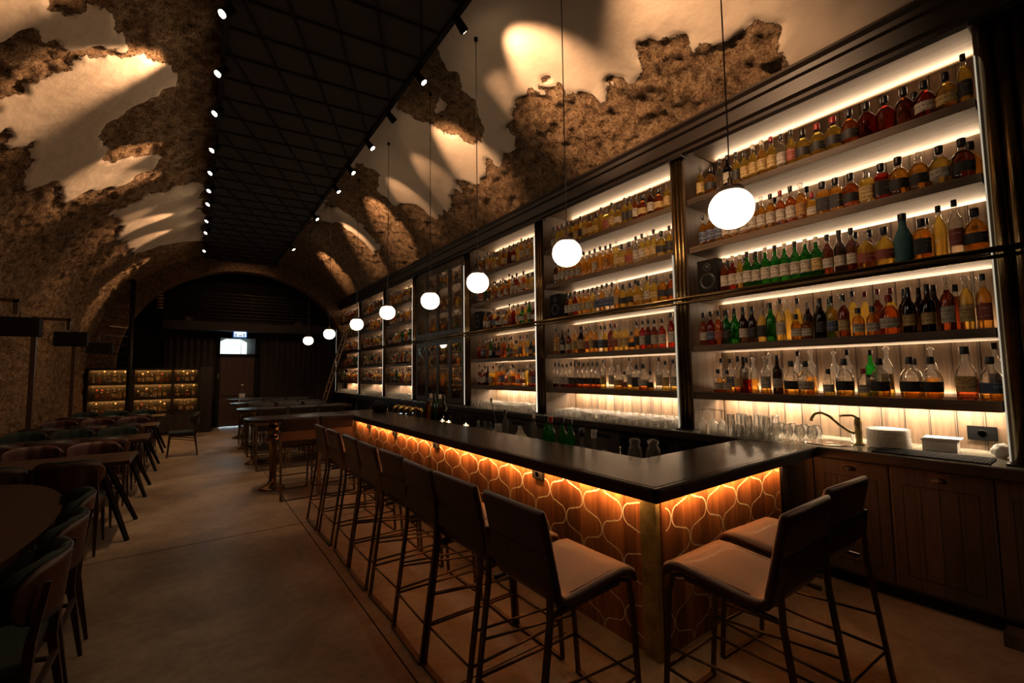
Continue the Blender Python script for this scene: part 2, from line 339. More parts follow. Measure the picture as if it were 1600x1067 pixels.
def vault_mesh():
    us = np.arange(2.47, PI * 3.5 + 1.9, .028); ys = np.arange(-3.5, 15.81, .028)
    U, V = np.meshgrid(us, ys, indexing='ij')
    Uj = U + (fbm(U, V, 6, 3, 5) - .5) * .36; Vj = V + (fbm(U, V, 6, 31, 5) - .5) * .36
    right = U < 5.5
    rough = right & ((inside(RB, Uj, Vj) & ~inside(PS, Uj, Vj)) | (inside(PT, Uj, Vj) & ~inside(PN, Uj, Vj)))
    left = ~right & ~(inside(PL1, Uj, Vj) | inside(PL2, Uj, Vj) | inside(PL3, Uj, Vj))
    pl = (~(rough | left)).astype(float)
    for _ in range(2):
        q = np.pad(pl, 1, mode='edge'); pl = (q[:-2, 1:-1] + q[2:, 1:-1] + q[1:-1, :-2] + q[1:-1, 2:] + 2 * q[1:-1, 1:-1]) / 6
    st = 1 - pl
    dep = .035 * st + st * (fbm(U, V, 8, 11, 5) - .5) * .15 + (1 - st) * (fbm(U, V, 1.6, 23, 3) - .5) * .035 + (fbm(U, V, .7, 41, 2) - .5) * .06
    th = np.minimum(U / 3.5, PI)
    ex = VA * np.cos(th); ez = VB * np.sin(th)
    nx = np.cos(th) / VA; nz = np.sin(th) / VB; ln = np.hypot(nx, nz); nx /= ln; nz /= ln
    X = CX + ex + nx * dep; Z = VZ + ez + nz * dep - np.maximum(0, U - PI * 3.5)
    n, m = U.shape
    co = np.stack([X, V, Z], -1).reshape(-1, 3)
    idx = np.arange(n * m).reshape(n, m)
    fc = np.stack([idx[:-1, :-1], idx[:-1, 1:], idx[1:, 1:], idx[1:, :-1]], -1).reshape(-1, 4)
    me = bpy.data.meshes.new('vault'); me.vertices.add(n * m); me.vertices.foreach_set('co', co.ravel())
    me.loops.add(fc.size); me.loops.foreach_set('vertex_index', fc.ravel().astype(np.int32))
    me.polygons.add(len(fc)); me.polygons.foreach_set('loop_start', np.arange(0, fc.size, 4, dtype=np.int32))
    try: me.polygons.foreach_set('loop_total', np.full(len(fc), 4, np.int32))
    except Exception: pass
    me.update(calc_edges=True)
    at = me.attributes.new('plaster', 'FLOAT', 'POINT'); at.data.foreach_set('value', pl.ravel().astype(np.float32))
    me.polygons.foreach_set('use_smooth', np.ones(len(fc), bool))
    return me
def vault_mat():
    m, t, o = nt('vault')
    at = N(t, 'Attribute', attribute_name='plaster'); v = coords(t)
    fn = noise(t, v, 20, 6, .7)
    ma = N(t, 'MapRange'); ma.inputs['From Min'].default_value = .25; ma.inputs['From Max'].default_value = .75; ma.inputs['To Min'].default_value = -.42; ma.inputs['To Max'].default_value = .42; t.links.new(fn, ma.inputs[0])
    ad = N(t, 'Math', operation='ADD'); t.links.new(at.outputs['Fac'], ad.inputs[0]); t.links.new(ma.outputs[0], ad.inputs[1])
    sh = N(t, 'MapRange'); sh.inputs['From Min'].default_value = .46; sh.inputs['From Max'].default_value = .54; t.links.new(ad.outputs[0], sh.inputs[0])
    n1 = noise(t, v, 11, 9, .76); n2 = noise(t, v, 48, 5, .75); n3 = noise(t, v, 1.3, 3, .6)
    vo = N(t, 'TexVoronoi'); vo.inputs['Scale'].default_value = 22; t.links.new(v, vo.inputs['Vector'])
    s1 = N(t, 'Math', operation='ADD'); t.links.new(n1, s1.inputs[0]); t.links.new(n2, s1.inputs[1])
    s2 = N(t, 'Math', operation='MULTIPLY'); s2.inputs[1].default_value = .5; t.links.new(s1.outputs[0], s2.inputs[0])
    stone = ramp(t, s2.outputs[0], [(.39, (.035, .017, .009)), (.455, (.21, .115, .055)), (.53, (.43, .265, .14)), (.61, (.66, .47, .29))])
    plas = ramp(t, n3, [(.3, (.53, .415, .31)), (.7, (.65, .53, .41))])
    # a dark broken edge where the plaster stops
    ed = N(t, 'Math', operation='SUBTRACT'); ed.inputs[1].default_value = .40; t.links.new(ad.outputs[0], ed.inputs[0])
    ab = N(t, 'Math', operation='ABSOLUTE'); t.links.new(ed.outputs[0], ab.inputs[0])
    eg = N(t, 'MapRange'); eg.inputs['From Max'].default_value = .10; eg.inputs['To Min'].default_value = .35; t.links.new(ab.outputs[0], eg.inputs[0])
    mx = N(t, 'Mix', data_type='RGBA'); t.links.new(sh.outputs[0], mx.inputs[0]); t.links.new(stone, mx.inputs[6]); t.links.new(plas, mx.inputs[7])
    vm = N(t, 'VectorMath', operation='SCALE'); t.links.new(mx.outputs[2], vm.inputs[0]); t.links.new(eg.outputs[0], vm.inputs['Scale'])
    inv = N(t, 'Math', operation='SUBTRACT'); inv.inputs[0].default_value = 1; t.links.new(sh.outputs[0], inv.inputs[1])
    hs = N(t, 'Math', operation='MULTIPLY'); t.links.new(s2.outputs[0], hs.inputs[0]); t.links.new(inv.outputs[0], hs.inputs[1])
    n4 = noise(t, v, 6, 3, .5); hp = N(t, 'Math', operation='MULTIPLY_ADD'); hp.inputs[1].default_value = .12; t.links.new(n4, hp.inputs[0]); t.links.new(hs.outputs[0], hp.inputs[2])
    pbsdf(t, o, vm.outputs[0], .9, 0, bump(t, hp.outputs[0], 1, .12), .2)
    return m
me = vault_mesh(); me.materials.append(vault_mat())
o = bpy.data.objects.new('ceiling', me); COL.objects.link(o)
tag(o, 'barrel vault of patchy cream plaster over exposed rough stone, running down into the side wall', 'vault', kind='structure')

# floor
m, t, o_ = nt('concrete')
v = coords(t); a = noise(t, v, 1.1, 6, .62, .4); b = noise(t, v, 14, 6, .7); c = noise(t, v, 120, 3, .6)
s = N(t, 'Math', operation='MULTIPLY_ADD'); s.inputs[1].default_value = .35; t.links.new(b, s.inputs[0]); t.links.new(a, s.inputs[2])
colr = ramp(t, s.outputs[0], [(.48, (.12, .083, .052)), (.66, (.23, .165, .105)), (.82, (.36, .27, .185))])
rr = N(t, 'MapRange'); rr.inputs['To Min'].default_value = .32; rr.inputs['To Max'].default_value = .62; t.links.new(a, rr.inputs[0])
pbsdf(t, o_, colr, rr.outputs[0], 0, bump(t, c, .25, .004), .4)
f = MB(); f.box(-3.2, 5.2, -3.5, 17.5, -.1, 0); tag(f.build('floor', 'concrete'), 'polished stained concrete floor', 'floor', kind='structure')
j = MB()
for y in (2.1, 5.3, 8.6, 11.9): j.box(-2.3, 1.9, y, y + .008, 0, .0012)
j.box(.98, .988, -3, 16, 0, .0012)
tag(j.build('trim_1', 'black'), 'thin sawn joints across the concrete floor', 'floor joint', kind='structure')
# walls that close the room
wm = MB(); wm.box(4.62, 4.72, -3.5, 17.5, -.05, 4.6); tag(wm.build('wall_right', 'black'), 'dark wall behind the bottle shelving', 'wall', kind='structure')
wm = MB(); wm.box(-2.4, 4.72, -3.6, -3.5, -.05, 5.6); tag(wm.build('wall_front', 'black'), 'dark wall at the near end of the hall', 'wall', kind='structure')
wm = MB(); wm.box(-2.6, 4.9, 17.3, 17.4, 3.0, 5.6)
wm.box(-2.6, .60, 16.75, 16.85, -.05, 3.3).box(1.62, 4.9, 16.75, 16.85, -.05, 3.3).box(.60, 1.62, 16.75, 16.85, 2.82, 3.3)
tag(wm.build('wall_back', 'black'), 'dark end wall under and above the mezzanine', 'wall', kind='structure')
wm = MB(); wm.box(-2.6, -2.45, 15.8, 17.4, -.05, 5.4).box(4.75, 4.9, 15.8, 17.4, -.05, 5.4).box(-2.6, 4.9, 15.8, 17.4, 5.35, 5.45)
tag(wm.build('wall_left', 'black'), 'dark side of the end recess', 'wall', kind='structure')
# stone arch ring closing the vault end
ring = MB(); n = 48; vs = []
for k in range(n + 1):
    th = PI * k / n
    for (a_, b_) in ((VA + .12, VB + .12), (3.02, 2.92)):
        for y in (15.72, 16.1): vs.append((CX + a_ * math.cos(th), y, VZ + b_ * math.sin(th)))
fs = []
for k in range(n):
    q = 4 * k; fs += [(q, q + 4, q + 6, q + 2), (q + 1, q + 3, q + 7, q + 5), (q + 2, q + 6, q + 7, q + 3)]
ring.add(vs, fs); ring.box(-2.4, CX - 3.02, 15.72, 16.1, 0, VZ).box(CX + 3.02, 4.7, 15.72, 16.1, 0, VZ)
m2, t2, o2 = nt('ringstone'); v2 = coords(t2); nn = noise(t2, v2, 20, 6, .7)
pbsdf(t2, o2, ramp(t2, nn, [(.35, (.06, .03, .018)), (.65, (.28, .17, .10))]), .9, 0, bump(t2, nn, .8, .03), .2)
tag(ring.build('trim_2', 'ringstone'), 'stone arch rim around the end recess', 'arch', kind='structure')

# black acoustic raft with a slanting grid
t0 = empty('ceiling_raft', (0, 0, 5.06), label='long black acoustic ceiling raft with slanting grid hung under the vault crown', cat='ceiling panel')
r = MB(); r.box(.17, 1.93, -3, 15.6, 0, .06); r.build('panel', 'raftfelt' if 'raftfelt' in M else plain('raftfelt', (.028, .021, .018), .9), t0)
def clip(p, d):
    lo, hi = -99, 99
    for i, (a_, b_) in ((0, (.17, 1.93)), (1, (-3, 15.6))):
        if abs(d[i]) < 1e-9: continue
        u, v_ = sorted(((a_ - p[i]) / d[i], (b_ - p[i]) / d[i])); lo = max(lo, u); hi = min(hi, v_)
    return (lo, hi) if hi > lo + .01 else None
r = MB()
for base, d, step, cnt in (((.87, 4.89), (.42, -.05), (.2, .43), 30), ((.87, 4.89), (.2, .43), (.42, -.05), 30)):
    for k in range(-cnt, cnt + 1):
        p = (base[0] + step[0] * k, base[1] + step[1] * k); c_ = clip(p, d)
        if c_:
            r.tube([(p[0] + d[0] * c_[0], p[1] + d[1] * c_[0], -.004), (p[0] + d[0] * c_[1], p[1] + d[1] * c_[1], -.004)], .018, 4)
r.build('grid', 'black', t0)
for x in (.15, 1.95):
    q = MB(); q.box(x - .025, x + .025, -3, 15.6, -.03, .07); q.build('edge_rail', 'black', t0)

# track spotlights
def track_spot(x, y, out, lit, label):
    t_ = empty('track_spotlight', (x, y, 5.02), label=label, cat='spotlight')
    q = MB(); q.tube([(0, 0, 0), (0, 0, -.07)], .01, 6); q.box(-.02, .02, -.05, .05, -.01, .012); q.build('bracket', 'black', t_)
    q = MB(); d = Vector((out * .45, -.25, -.6)).normalized() if lit else Vector((out * .75, .2, -.5)).normalized(); c0 = Vector((0, 0, -.10))
    q.tube([c0 - d * .06, c0 + d * .06, c0 + d * .085], [.035, .045, .046], 14); q.build('head', 'black', t_)
    q = MB(); q.tube([c0 + d * .086, c0 + d * .088], .034 if lit else .026, 14); q.build('lens', 'lamp_face', t_)
for k, (x, y) in enumerate(SPOTS_L + [(.12, 3.6), (.12, 1.6)]):
    track_spot(x + .03, y, -1, True, 'lit spotlight on the stone-wall edge of the raft, %s from the door end' % ORD[11 - k])
for k, (x, y) in enumerate(SPOTS_R + [(1.95, 1.9)]):
    track_spot(x - .01, y, 1, k not in (0, 2), '%s spotlight on the raft edge over the bar, %s from the door end' % ('shaded black' if k in (0, 2) else 'lit', ORD[8 - k] if k < 8 else 'ninth and last'))
# ------------------------------------------------------------------ back bar
BN = ['nearest', 'second', 'third', 'glazed', 'fifth', 'sixth', 'last']
def shelving(b):
    y0, y1 = BAYS[b]
    t_ = empty('shelving_unit', (XB, (y0 + y1) / 2, 1.0), label='%s open oak shelving bay of bottles %s' % (BN[b], {0: 'beside the brass pillar above the sink', 1: 'above the rows of upturned tumblers', 2: 'just before the glazed cabinet', 4: 'just past the glazed cabinet', 5: 'second past the glazed cabinet', 6: 'at the ladder end of the back bar'}[b]), cat='shelving')
    L = (y1 - y0) / 2
    q = MB(); q.box(-.004, .018, -L, L, 0, 2.9)
    n = max(3, round(2 * L / .145))
    for k in range(1, n): q.box(-.0055, -.003, -L + 2 * L * k / n - .0022, -L + 2 * L * k / n + .0022, 0, 2.88, 1)
    q.build('back_panel', ['oak_panel', 'black'], t_)
    for z in SHELF:
        th = .07 if z == 1.38 else .062
        q = MB(); q.box(XF - XB, -.045, -L, L, z - th - 1, z - 1, 0, .004)
        q.build('shelf', 'oak', t_)
        q = MB(); q.box(-.045, -.02, -L + .02, L - .02, z - 1.012, z - 1.002); q.build('glow_strip', 'ledstrip', t_)
    q = MB(); q.box(-.10, -.06, -L + .02, L - .02, .301, .309); q.build('glow_strip', 'ledstrip', t_)
    q = MB(); q.box(XF - XB - .02, 0, -L, L, 2.88, 2.90); q.build('top_board', 'oak', t_)
for b in (0, 1, 2, 4, 5, 6): shelving(b)

# pillars between the bays: oak box, three brass half-round tubes on the face, cap
PIL = [(.10, .45), (2.51, 2.70), (4.78, 5.0), (6.87, 7.1), (9.28, 9.5), (11.25, 11.45), (13.4, 13.6), (16.0, 16.2)]
for k, (a_, b_) in enumerate(PIL):
    h = (b_ - a_) / 2
    t_ = empty('pillar', (4.3, (a_ + b_) / 2, 1.0), label=['fluted brass pillar at the near end of the back bar', 'brass tube pillar between the nearest and second bottle bays', 'brass tube pillar between the second and third bottle bays', 'brass tube pillar on the near side of the glazed cabinet', 'brass tube pillar on the far side of the glazed cabinet', 'slim brass pillar between the fifth and sixth bays', 'slim brass pillar between the sixth and last bays', 'bright brass pillar by the ladder at the far end'][k], cat='pillar')
    q = MB(); q.box(-.26, .30, -h + .012, h - .012, 0, 2.88); q.build('post', 'oak_v', t_)
    nt_ = 4 if k == 0 else 3; w_ = (2 * h - .06) / nt_
    for i in range(nt_):
        y = -h + .03 + w_ * (i + .5)
        q = MB(); q.tube([(-.265, y, .012), (-.265, y, 2.80)], w_ * .5, 14); q.build('brass_tube', 'tubebrass', t_)
    q = MB(); q.box(-.283, -.262, h - .018, h - .012, .02, 2.6 if k != 1 else 1.8); q.build('glow_strip', 'glowline_faint' if k < 2 else 'glowline', t_)  # thin emissive strip added for the bright line along the tube edge
    q = MB(); q.box(-.315, -.2, -h, h, 2.79, 2.83, 0, .006).box(-.305, -.2, -h + .01, h - .01, 2.83, 2.88); q.build('capital', 'blackmetal', t_)
    q = MB(); q.box(-.32, -.2, -h, h, 0, .012); q.build('base', 'blackmetal', t_)
q = MB(); q.box(3.98, XB, .06, .10, 1.001, 3.79).box(4.05, XB, -.5, .06, 1.001, 3.79); tag(q.build('end_panel', 'cornice_wood'), 'dark wooden end panel beyond the nearest brass pillar', 'panel')

q = MB()
prof = [(4.62, 4.09), (3.90, 4.09), (3.895, 4.065), (3.925, 4.04), (3.93, 4.0), (3.955, 3.985), (3.955, 3.87), (3.985, 3.85), (3.99, 3.82), (4.03, 3.805), (4.03, 3.93), (4.62, 3.93)]
q.prism(prof, -3.4, 16.25, 0, 'y'); tag(q.build('cornice', 'cornice_wood'), 'long dark moulded cornice crowning the back bar under the vault', 'cornice')
t_ = empty('shelf_rail', (3.99, 0, 2.32), label='long brass rail running across all the pillars at mid height', cat='rail')
q = MB(); q.tube([(0, -.4, 0), (0, 16.2, 0)], .019, 12).tube([(.012, -.4, -.045), (.012, 16.2, -.045)], .013, 10); q.build('brass_bar', 'darkbrass', t_)
for a_, b_ in PIL:
    q = MB(); q.box(0, .06, (a_ + b_) / 2 - .03, (a_ + b_) / 2 + .03, -.03, .01); q.build('bracket', 'darkbrass', t_)

# long back counter with the sink let into it
t_ = empty('back_counter', (4.2, 8, 1.0), label='long dark stone back counter under the bottle bays', cat='worktop')
q = MB(); q.box(-.30, .42, -8.5, 8.15, -.045, 0, 0, .006); q.build('worktop', 'stone_top', t_)
q = MB(); q.box(-.31, -.26, -8.5, 8.15, -.075, -.004, 0, .008); q.build('front_edge', 'cornice_wood', t_)

# glazed cabinet bay
y0, y1 = BAYS[3]
gc = empty('glazed_cabinet', (XF, (y0 + y1) / 2, 1.0), label='tall glazed bottle cabinet with eight narrow doors in the back bar', cat='cabinet')
L = (y1 - y0) / 2
q = MB(); q.box(.50, .54, -L, L, 0, 2.9).box(0, .54, -L, -L + .03, 0, 2.9).box(0, .54, L - .03, L, 0, 2.9).box(0, .54, -L, L, 0.0, .03).box(0, .54, -L, L, 2.74, 2.9).box(-.005, .54, -L, L, 1.26, 1.36)
for z in (.3, .70, .98, 1.84, 2.34): q.box(.06, .5, -L, L, z, z + .025)
q.build('carcass', 'oak_v', gc)
w_ = (2 * L - .06) / 4
for lo, hi in ((.03, 1.26), (1.36, 2.74)):
    for i in range(4):
        y = -L + .03 + w_ * i
        q = MB(); fr = .05
        q.box(-.03, 0, y + .004, y + fr, lo + .004, hi - .004).box(-.03, 0, y + w_ - fr, y + w_ - .004, lo + .004, hi - .004).box(-.03, 0, y + fr, y + w_ - fr, lo + .004, lo + .09).box(-.03, 0, y + fr, y + w_ - fr, hi - .09, hi - .004)
        d_ = q.build('door', 'cabinet_wood', gc)
        q = MB(); q.box(-.017, -.013, y + fr, y + w_ - fr, lo + .09, hi - .09); q.build('pane', 'clear', d_)
        q = MB()
        a0, a1, c0, c1 = y + fr, y + w_ - fr, lo + .09, hi - .09; nn = 3
        for j_ in range(nn):
            za, zb = c0 + (c1 - c0) * j_ / nn, c0 + (c1 - c0) * (j_ + 1) / nn; ym = (a0 + a1) / 2
            q.tube([(-.02, a0, za), (-.02, ym, (za + zb) / 2), (-.02, a0, zb)], .006, 4).tube([(-.02, a1, za), (-.02, ym, (za + zb) / 2), (-.02, a1, zb)], .006, 4)
        q.build('leading', 'darkbrass', d_)
        q = MB(); q.tube([(-.03, y + (fr * .5 if i % 2 else w_ - fr * .5), (lo + hi) / 2), (-.05, y + (fr * .5 if i % 2 else w_ - fr * .5), (lo + hi) / 2)], .010, 8); q.build('knob', 'brass', d_)

# base cabinets under the back counter
def base_cab(y0, y1, label, style):
    t_ = empty('base_cabinet', (3.95, (y0 + y1) / 2, 0), label=label, cat='cabinet'); h = (y1 - y0) / 2
    q = MB(); q.box(.0, .62, -h, h, .1, .925).box(.07, .6, -h, h, 0, .1, 1); q.build('carcass', ['cabinet_wood', 'black'], t_)
    g = .004
    if style == 0:
        q = MB(); q.box(-.014, -.0005, -h + g, h - g, .12, .915, 0, .003)
        d_ = q.build('door', 'cabinet_wood', t_)
        q = MB()
        for a_, b_, c_, e_ in ((-h + .07, h - .07, .20, .204), (-h + .07, h - .07, .80, .804)): q.box(-.0155, -.0135, a_, b_, c_, e_)
        for y in (-h + .07, h - .07): q.box(-.0155, -.0135, y - .002, y + .002, .20, .804)
        for i in range(1, 4):
            y = -h + .07 + (2 * h - .14) * i / 4; q.box(-.0155, -.0135, y - .0015, y + .0015, .20, .804)
        q.build('groove', 'black', d_)
        q = MB(); pts = [(.0, 0)]
        q.lathe([(.001, .028), (.018, .026), (.034, .014), (.040, 0), (.036, -.004)], 16, c=(-.014, 0, .855), arc=(PI / 2, PI * 1.5)); q.box(-.018, -.013, -.045, .045, .878, .888)
        q.build('cup_handle', 'bronze', d_)
    elif style == 1:
        for z0_, z1_ in ((.12, .50), (.51, .915)):
            q = MB(); q.box(-.014, 0, -h + g, h - g, z0_, z1_, 0, .003); d_ = q.build('drawer', 'cabinet_wood', t_)
            q = MB(); q.box(-.017, -.013, -h * .55, h * .55, z1_ - .10, z1_ - .05)
            for i in range(5): q.box(-.019, -.015, -h * .5 + h * i * .25 - .01, -h * .5 + h * i * .25 + .01, z1_ - .09, z1_ - .06)
            q.build('vent', 'black', d_)
    else:
        q = MB(); q.box(-.014, 0, -h + g, h - g, .12, .915, 0, .003); d_ = q.build('door', 'blackmetal', t_)
        q = MB(); q.box(-.018, -.013, -h + .06, h - .06, .2, .86); q.build('pane', 'clear', d_)
        q = MB(); q.tube([(-.03, h - .03, .3), (-.03, h - .03, .75)], .008, 8); q.build('handle', 'chrome', d_)
base_cab(-.35, .07, 'dark wooden base cabinet at the near end behind the pillar plinth', 0)
q = MB(); q.box(3.80, 3.95, -.6, .50, 0, .075, 0, .006); tag(q.build('plinth', 'cabinet_wood'), 'low dark wooden plinth block on the floor at the near end', 'plinth')
base_cab(.07, .50, 'plain dark base cabinet between the plinth and the black mat', 0)
base_cab(.50, 1.0, 'dark grooved base cabinet with cup handle under the black mat', 0)
base_cab(1.0, 1.46, 'dark grooved base cabinet with cup handle under the sink', 0)
base_cab(1.46, 2.05, 'dark grooved base cabinet half hidden behind the bar end', 0)
base_cab(2.05, 2.7, 'black fridge under the back counter behind the green bottles', 2)
base_cab(2.7, 3.4, 'black fridge under the second bottle bay', 2)
for k in range(4): base_cab(3.4 + .55 * k, 3.95 + .55 * k, 'brown drawer unit with black vents under the back counter, %s from the fridges' % ORD[k], 1)
for k in range(8): base_cab(5.6 + 1.3 * k, 6.9 + 1.3 * k, 'dark fridge front under the far back counter, %s past the vented drawers' % ORD[k], 2)

# loudspeakers standing on the shelves
def monitor(x, y, z, label, s=1):
    t_ = empty('loudspeaker', (x, y, z), label=label, cat='loudspeaker')
    q = MB(); q.box(-.12 * s, .12 * s, -.105 * s, .105 * s, 0, .34 * s, 0, .008); q.build('cabinet', 'black', t_)
    q = MB(); q.lathe([(.001, -.02), (.03, -.018), (.068, .004), (.074, .006), (.08, 0)], 24); o = q.build('woofer', 'speaker_cone', t_); o.rotation_euler = (0, -PI / 2, 0); o.location = (-.121 * s, 0, .12 * s)
    q = MB(); q.lathe([(.001, .006), (.012, .004), (.02, -.006), (.034, .003), (.04, 0)], 20); o = q.build('tweeter', 'speaker_cone', t_); o.rotation_euler = (0, -PI / 2, 0); o.location = (-.121 * s, 0, .26 * s)
    q = MB()
    for yy in (-.07, .07): q.tube([(-.1215 * s, yy, .03), (-.1225 * s, yy, .03)], .018, 12)
    q.build('port', 'black', t_)
monitor(4.21, 2.37 - .02, 2.351, 'black studio loudspeaker at the far end of the nearest bottle bay')
monitor(4.21, 4.62, 2.351, 'black studio loudspeaker at the far end of the second bottle bay')
monitor(4.21, 6.72, 2.351, 'black studio loudspeaker at the far end of the third bottle bay')
monitor(4.21, 9.62, 2.351, 'black loudspeaker beside the far edge of the glazed cabinet')
monitor(4.21, 11.57, 2.351, 'black loudspeaker on the shelf in the sixth bottle bay')

# ------------------------------------------------------------------ bottles
# shapes: body profile (radius, height), neck top, shoulder fill height, label band, superellipse power
SH = {
 'n': dict(p=[(.001, .004), (.034, 0), (.0385, .006), (.039, .17), (.037, .19), (.026, .212), (.016, .228), (.0135, .25), (.013, .285)], cap=.028, cr=.0155, lab=(.045, .145), e=2),
 't': dict(p=[(.001, .004), (.032, 0), (.036, .006), (.0355, .20), (.032, .225), (.018, .25), (.0125, .275), (.012, .32)], cap=.026, cr=.0145, lab=(.05, .16), e=2),
 'b': dict(p=[(.001, .006), (.033, 0), (.0365, .006), (.0365, .185), (.033, .205), (.019, .228), (.0145, .25), (.0145, .262), (.0135, .285)], cap=.034, cr=.016, lab=(.05, .13), e=2),
 's': dict(p=[(.001, .004), (.043, 0), (.050, .010), (.054, .07), (.054, .115), (.048, .15), (.032, .175), (.019, .187), (.0165, .20), (.0165, .225)], cap=.032, cr=.021, lab=(.04, .105), e=2),
 'q': dict(p=[(.001, .004), (.038, 0), (.042, .006), (.042, .165), (.038, .18), (.022, .192), (.0165, .2), (.016, .225)], cap=.032, cr=.021, lab=(.03, .13), e=5),
 'd': dict(p=[(.001, .004), (.032, 0), (.037, .006), (.038, .10), (.035, .125), (.022, .145), (.014, .155), (.013, .18)], cap=.026, cr=.017, lab=(.028, .088), e=2.6),
 'u': dict(p=[(.001, .004), (.045, 0), (.050, .01), (.053, .16), (.051, .175), (.034, .215), (.024, .24), (.0215, .255), (.0215, .30)], cap=.035, cr=.024, lab=(.05, .15), e=2),
}
FILLS = {1: .9, 2: .86, 3: .93, 4: .9, 5: .46}
PROTO = {}
def bottle_meshes(sh, fill):
    key = (sh, fill)
    if key in PROTO: return PROTO[key]
    d = SH[sh]; top = d['p'][-1][1]; sec = 24; prof = []; fz = top * .93 * fill
    for i, (r_, z_) in enumerate(d['p']):
        if i and d['p'][i - 1][1] < fz < z_:
            r0, z0_ = d['p'][i - 1]; u = (fz - z0_) / (z_ - z0_); prof.append((r0 + (r_ - r0) * u, fz))
        prof.append((r_, z_))
    mis = [0 if prof[i + 1][1] <= fz + 1e-6 else 1 for i in range(len(prof) - 1)]
    q = MB(); q.lathe(prof, sec, e=d['e'], mis=mis)
    k = [r_ for r_, z_ in prof if abs(z_ - fz) < 1e-6]
    if k: q.lathe([(k[0] * .97, fz), (.0005, fz)], sec, 0, e=d['e'])
    body = q.build('b', ['liquid_a', 'clear']); 
    q = MB(); q.lathe([(d['cr'], top - .012), (d['cr'], top + d['cap']), (d['cr'] * .93, top + d['cap'] + .003), (.0005, top + d['cap'] + .003)], 14); cap = q.build('b', 'cap_black')
    q = MB(); q.lathe([(.0075, top - .012), (.011, top + .004), (.017, top + .012), (.018, top + .024), (.010, top + .034), (.0005, top + .036)], 14); stop = q.build('b', 'clear')
    lo, hi = d['lab']
    rr = lambda z: np.interp(z, [p[1] for p in d['p'][1:]], [p[0] for p in d['p'][1:]]) + .0009
    q = MB(); q.lathe([(rr(lo + (hi - lo) * u), lo + (hi - lo) * u) for u in (0, .25, .5, .75, 1)], 14, e=d['e'], arc=(PI - 1.25, PI + 1.25)); lab = q.build('b', 'label_w')
    res = []
    for o in (body, cap, stop, lab): res.append(o.data); bpy.data.objects.remove(o)
    PROTO[key] = res; return res
LN = {'a': 'amber', 'y': 'pale gold', 'r': 'orange', 'e': 'red', 'm': 'dark brown', 'c': 'clear', 'g': 'green', 'k': 'near-black', 't': 'teal ceramic'}
CN = {'k': 'black', 'r': 'red', 'w': 'white', 'c': 'clear', 's': 'silver', 'y': 'gold'}
BL = {'w': 'cream', 'k': 'black', 'r': 'red', 'b': 'navy', 'y': 'tan', 'a': 'orange', 'm': 'brown', 'n': ''}
SN = {'n': '', 't': 'tall ', 'b': 'slim ', 's': 'squat ', 'q': 'square ', 'd': 'small ', 'u': 'broad '}
def slot(o, i, m):
    o.material_slots[i].link = 'OBJECT'; o.material_slots[i].material = M[m]
def bottle(code, x, y, z, row, label, group, fill, sc=1.0):
    sh, li, ca, la = code[:4]
    body, cap, stop, lab = bottle_meshes(sh, fill)
    o = bpy.data.objects.new('bottle', body); COL.objects.link(o); o.location = (x, y, z); o.scale = (sc,) * 3
    o.rotation_euler = (0, 0, math.atan2(y, x) * .75 + rnd.uniform(-.25, .25))
    slot(o, 0, 'liquid_' + li); slot(o, 1, 'liquid_' + li if li in 'gkt' else 'clear')
    tag(o, label, 'bottle', group)
    c = bpy.data.objects.new('stopper' if ca == 'c' else 'cap', stop if ca == 'c' else cap); COL.objects.link(c); c.parent = o
    if ca != 'c': slot(c, 0, {'k': 'cap_black', 'r': 'cap_red', 'w': 'cap_white', 's': 'cap_silver', 'y': 'cap_gold'}.get(ca, 'cap_black'))
    if la != 'n':
        l = bpy.data.objects.new('label', lab); COL.objects.link(l); l.parent = o; slot(l, 0, 'label_' + la)
    return o
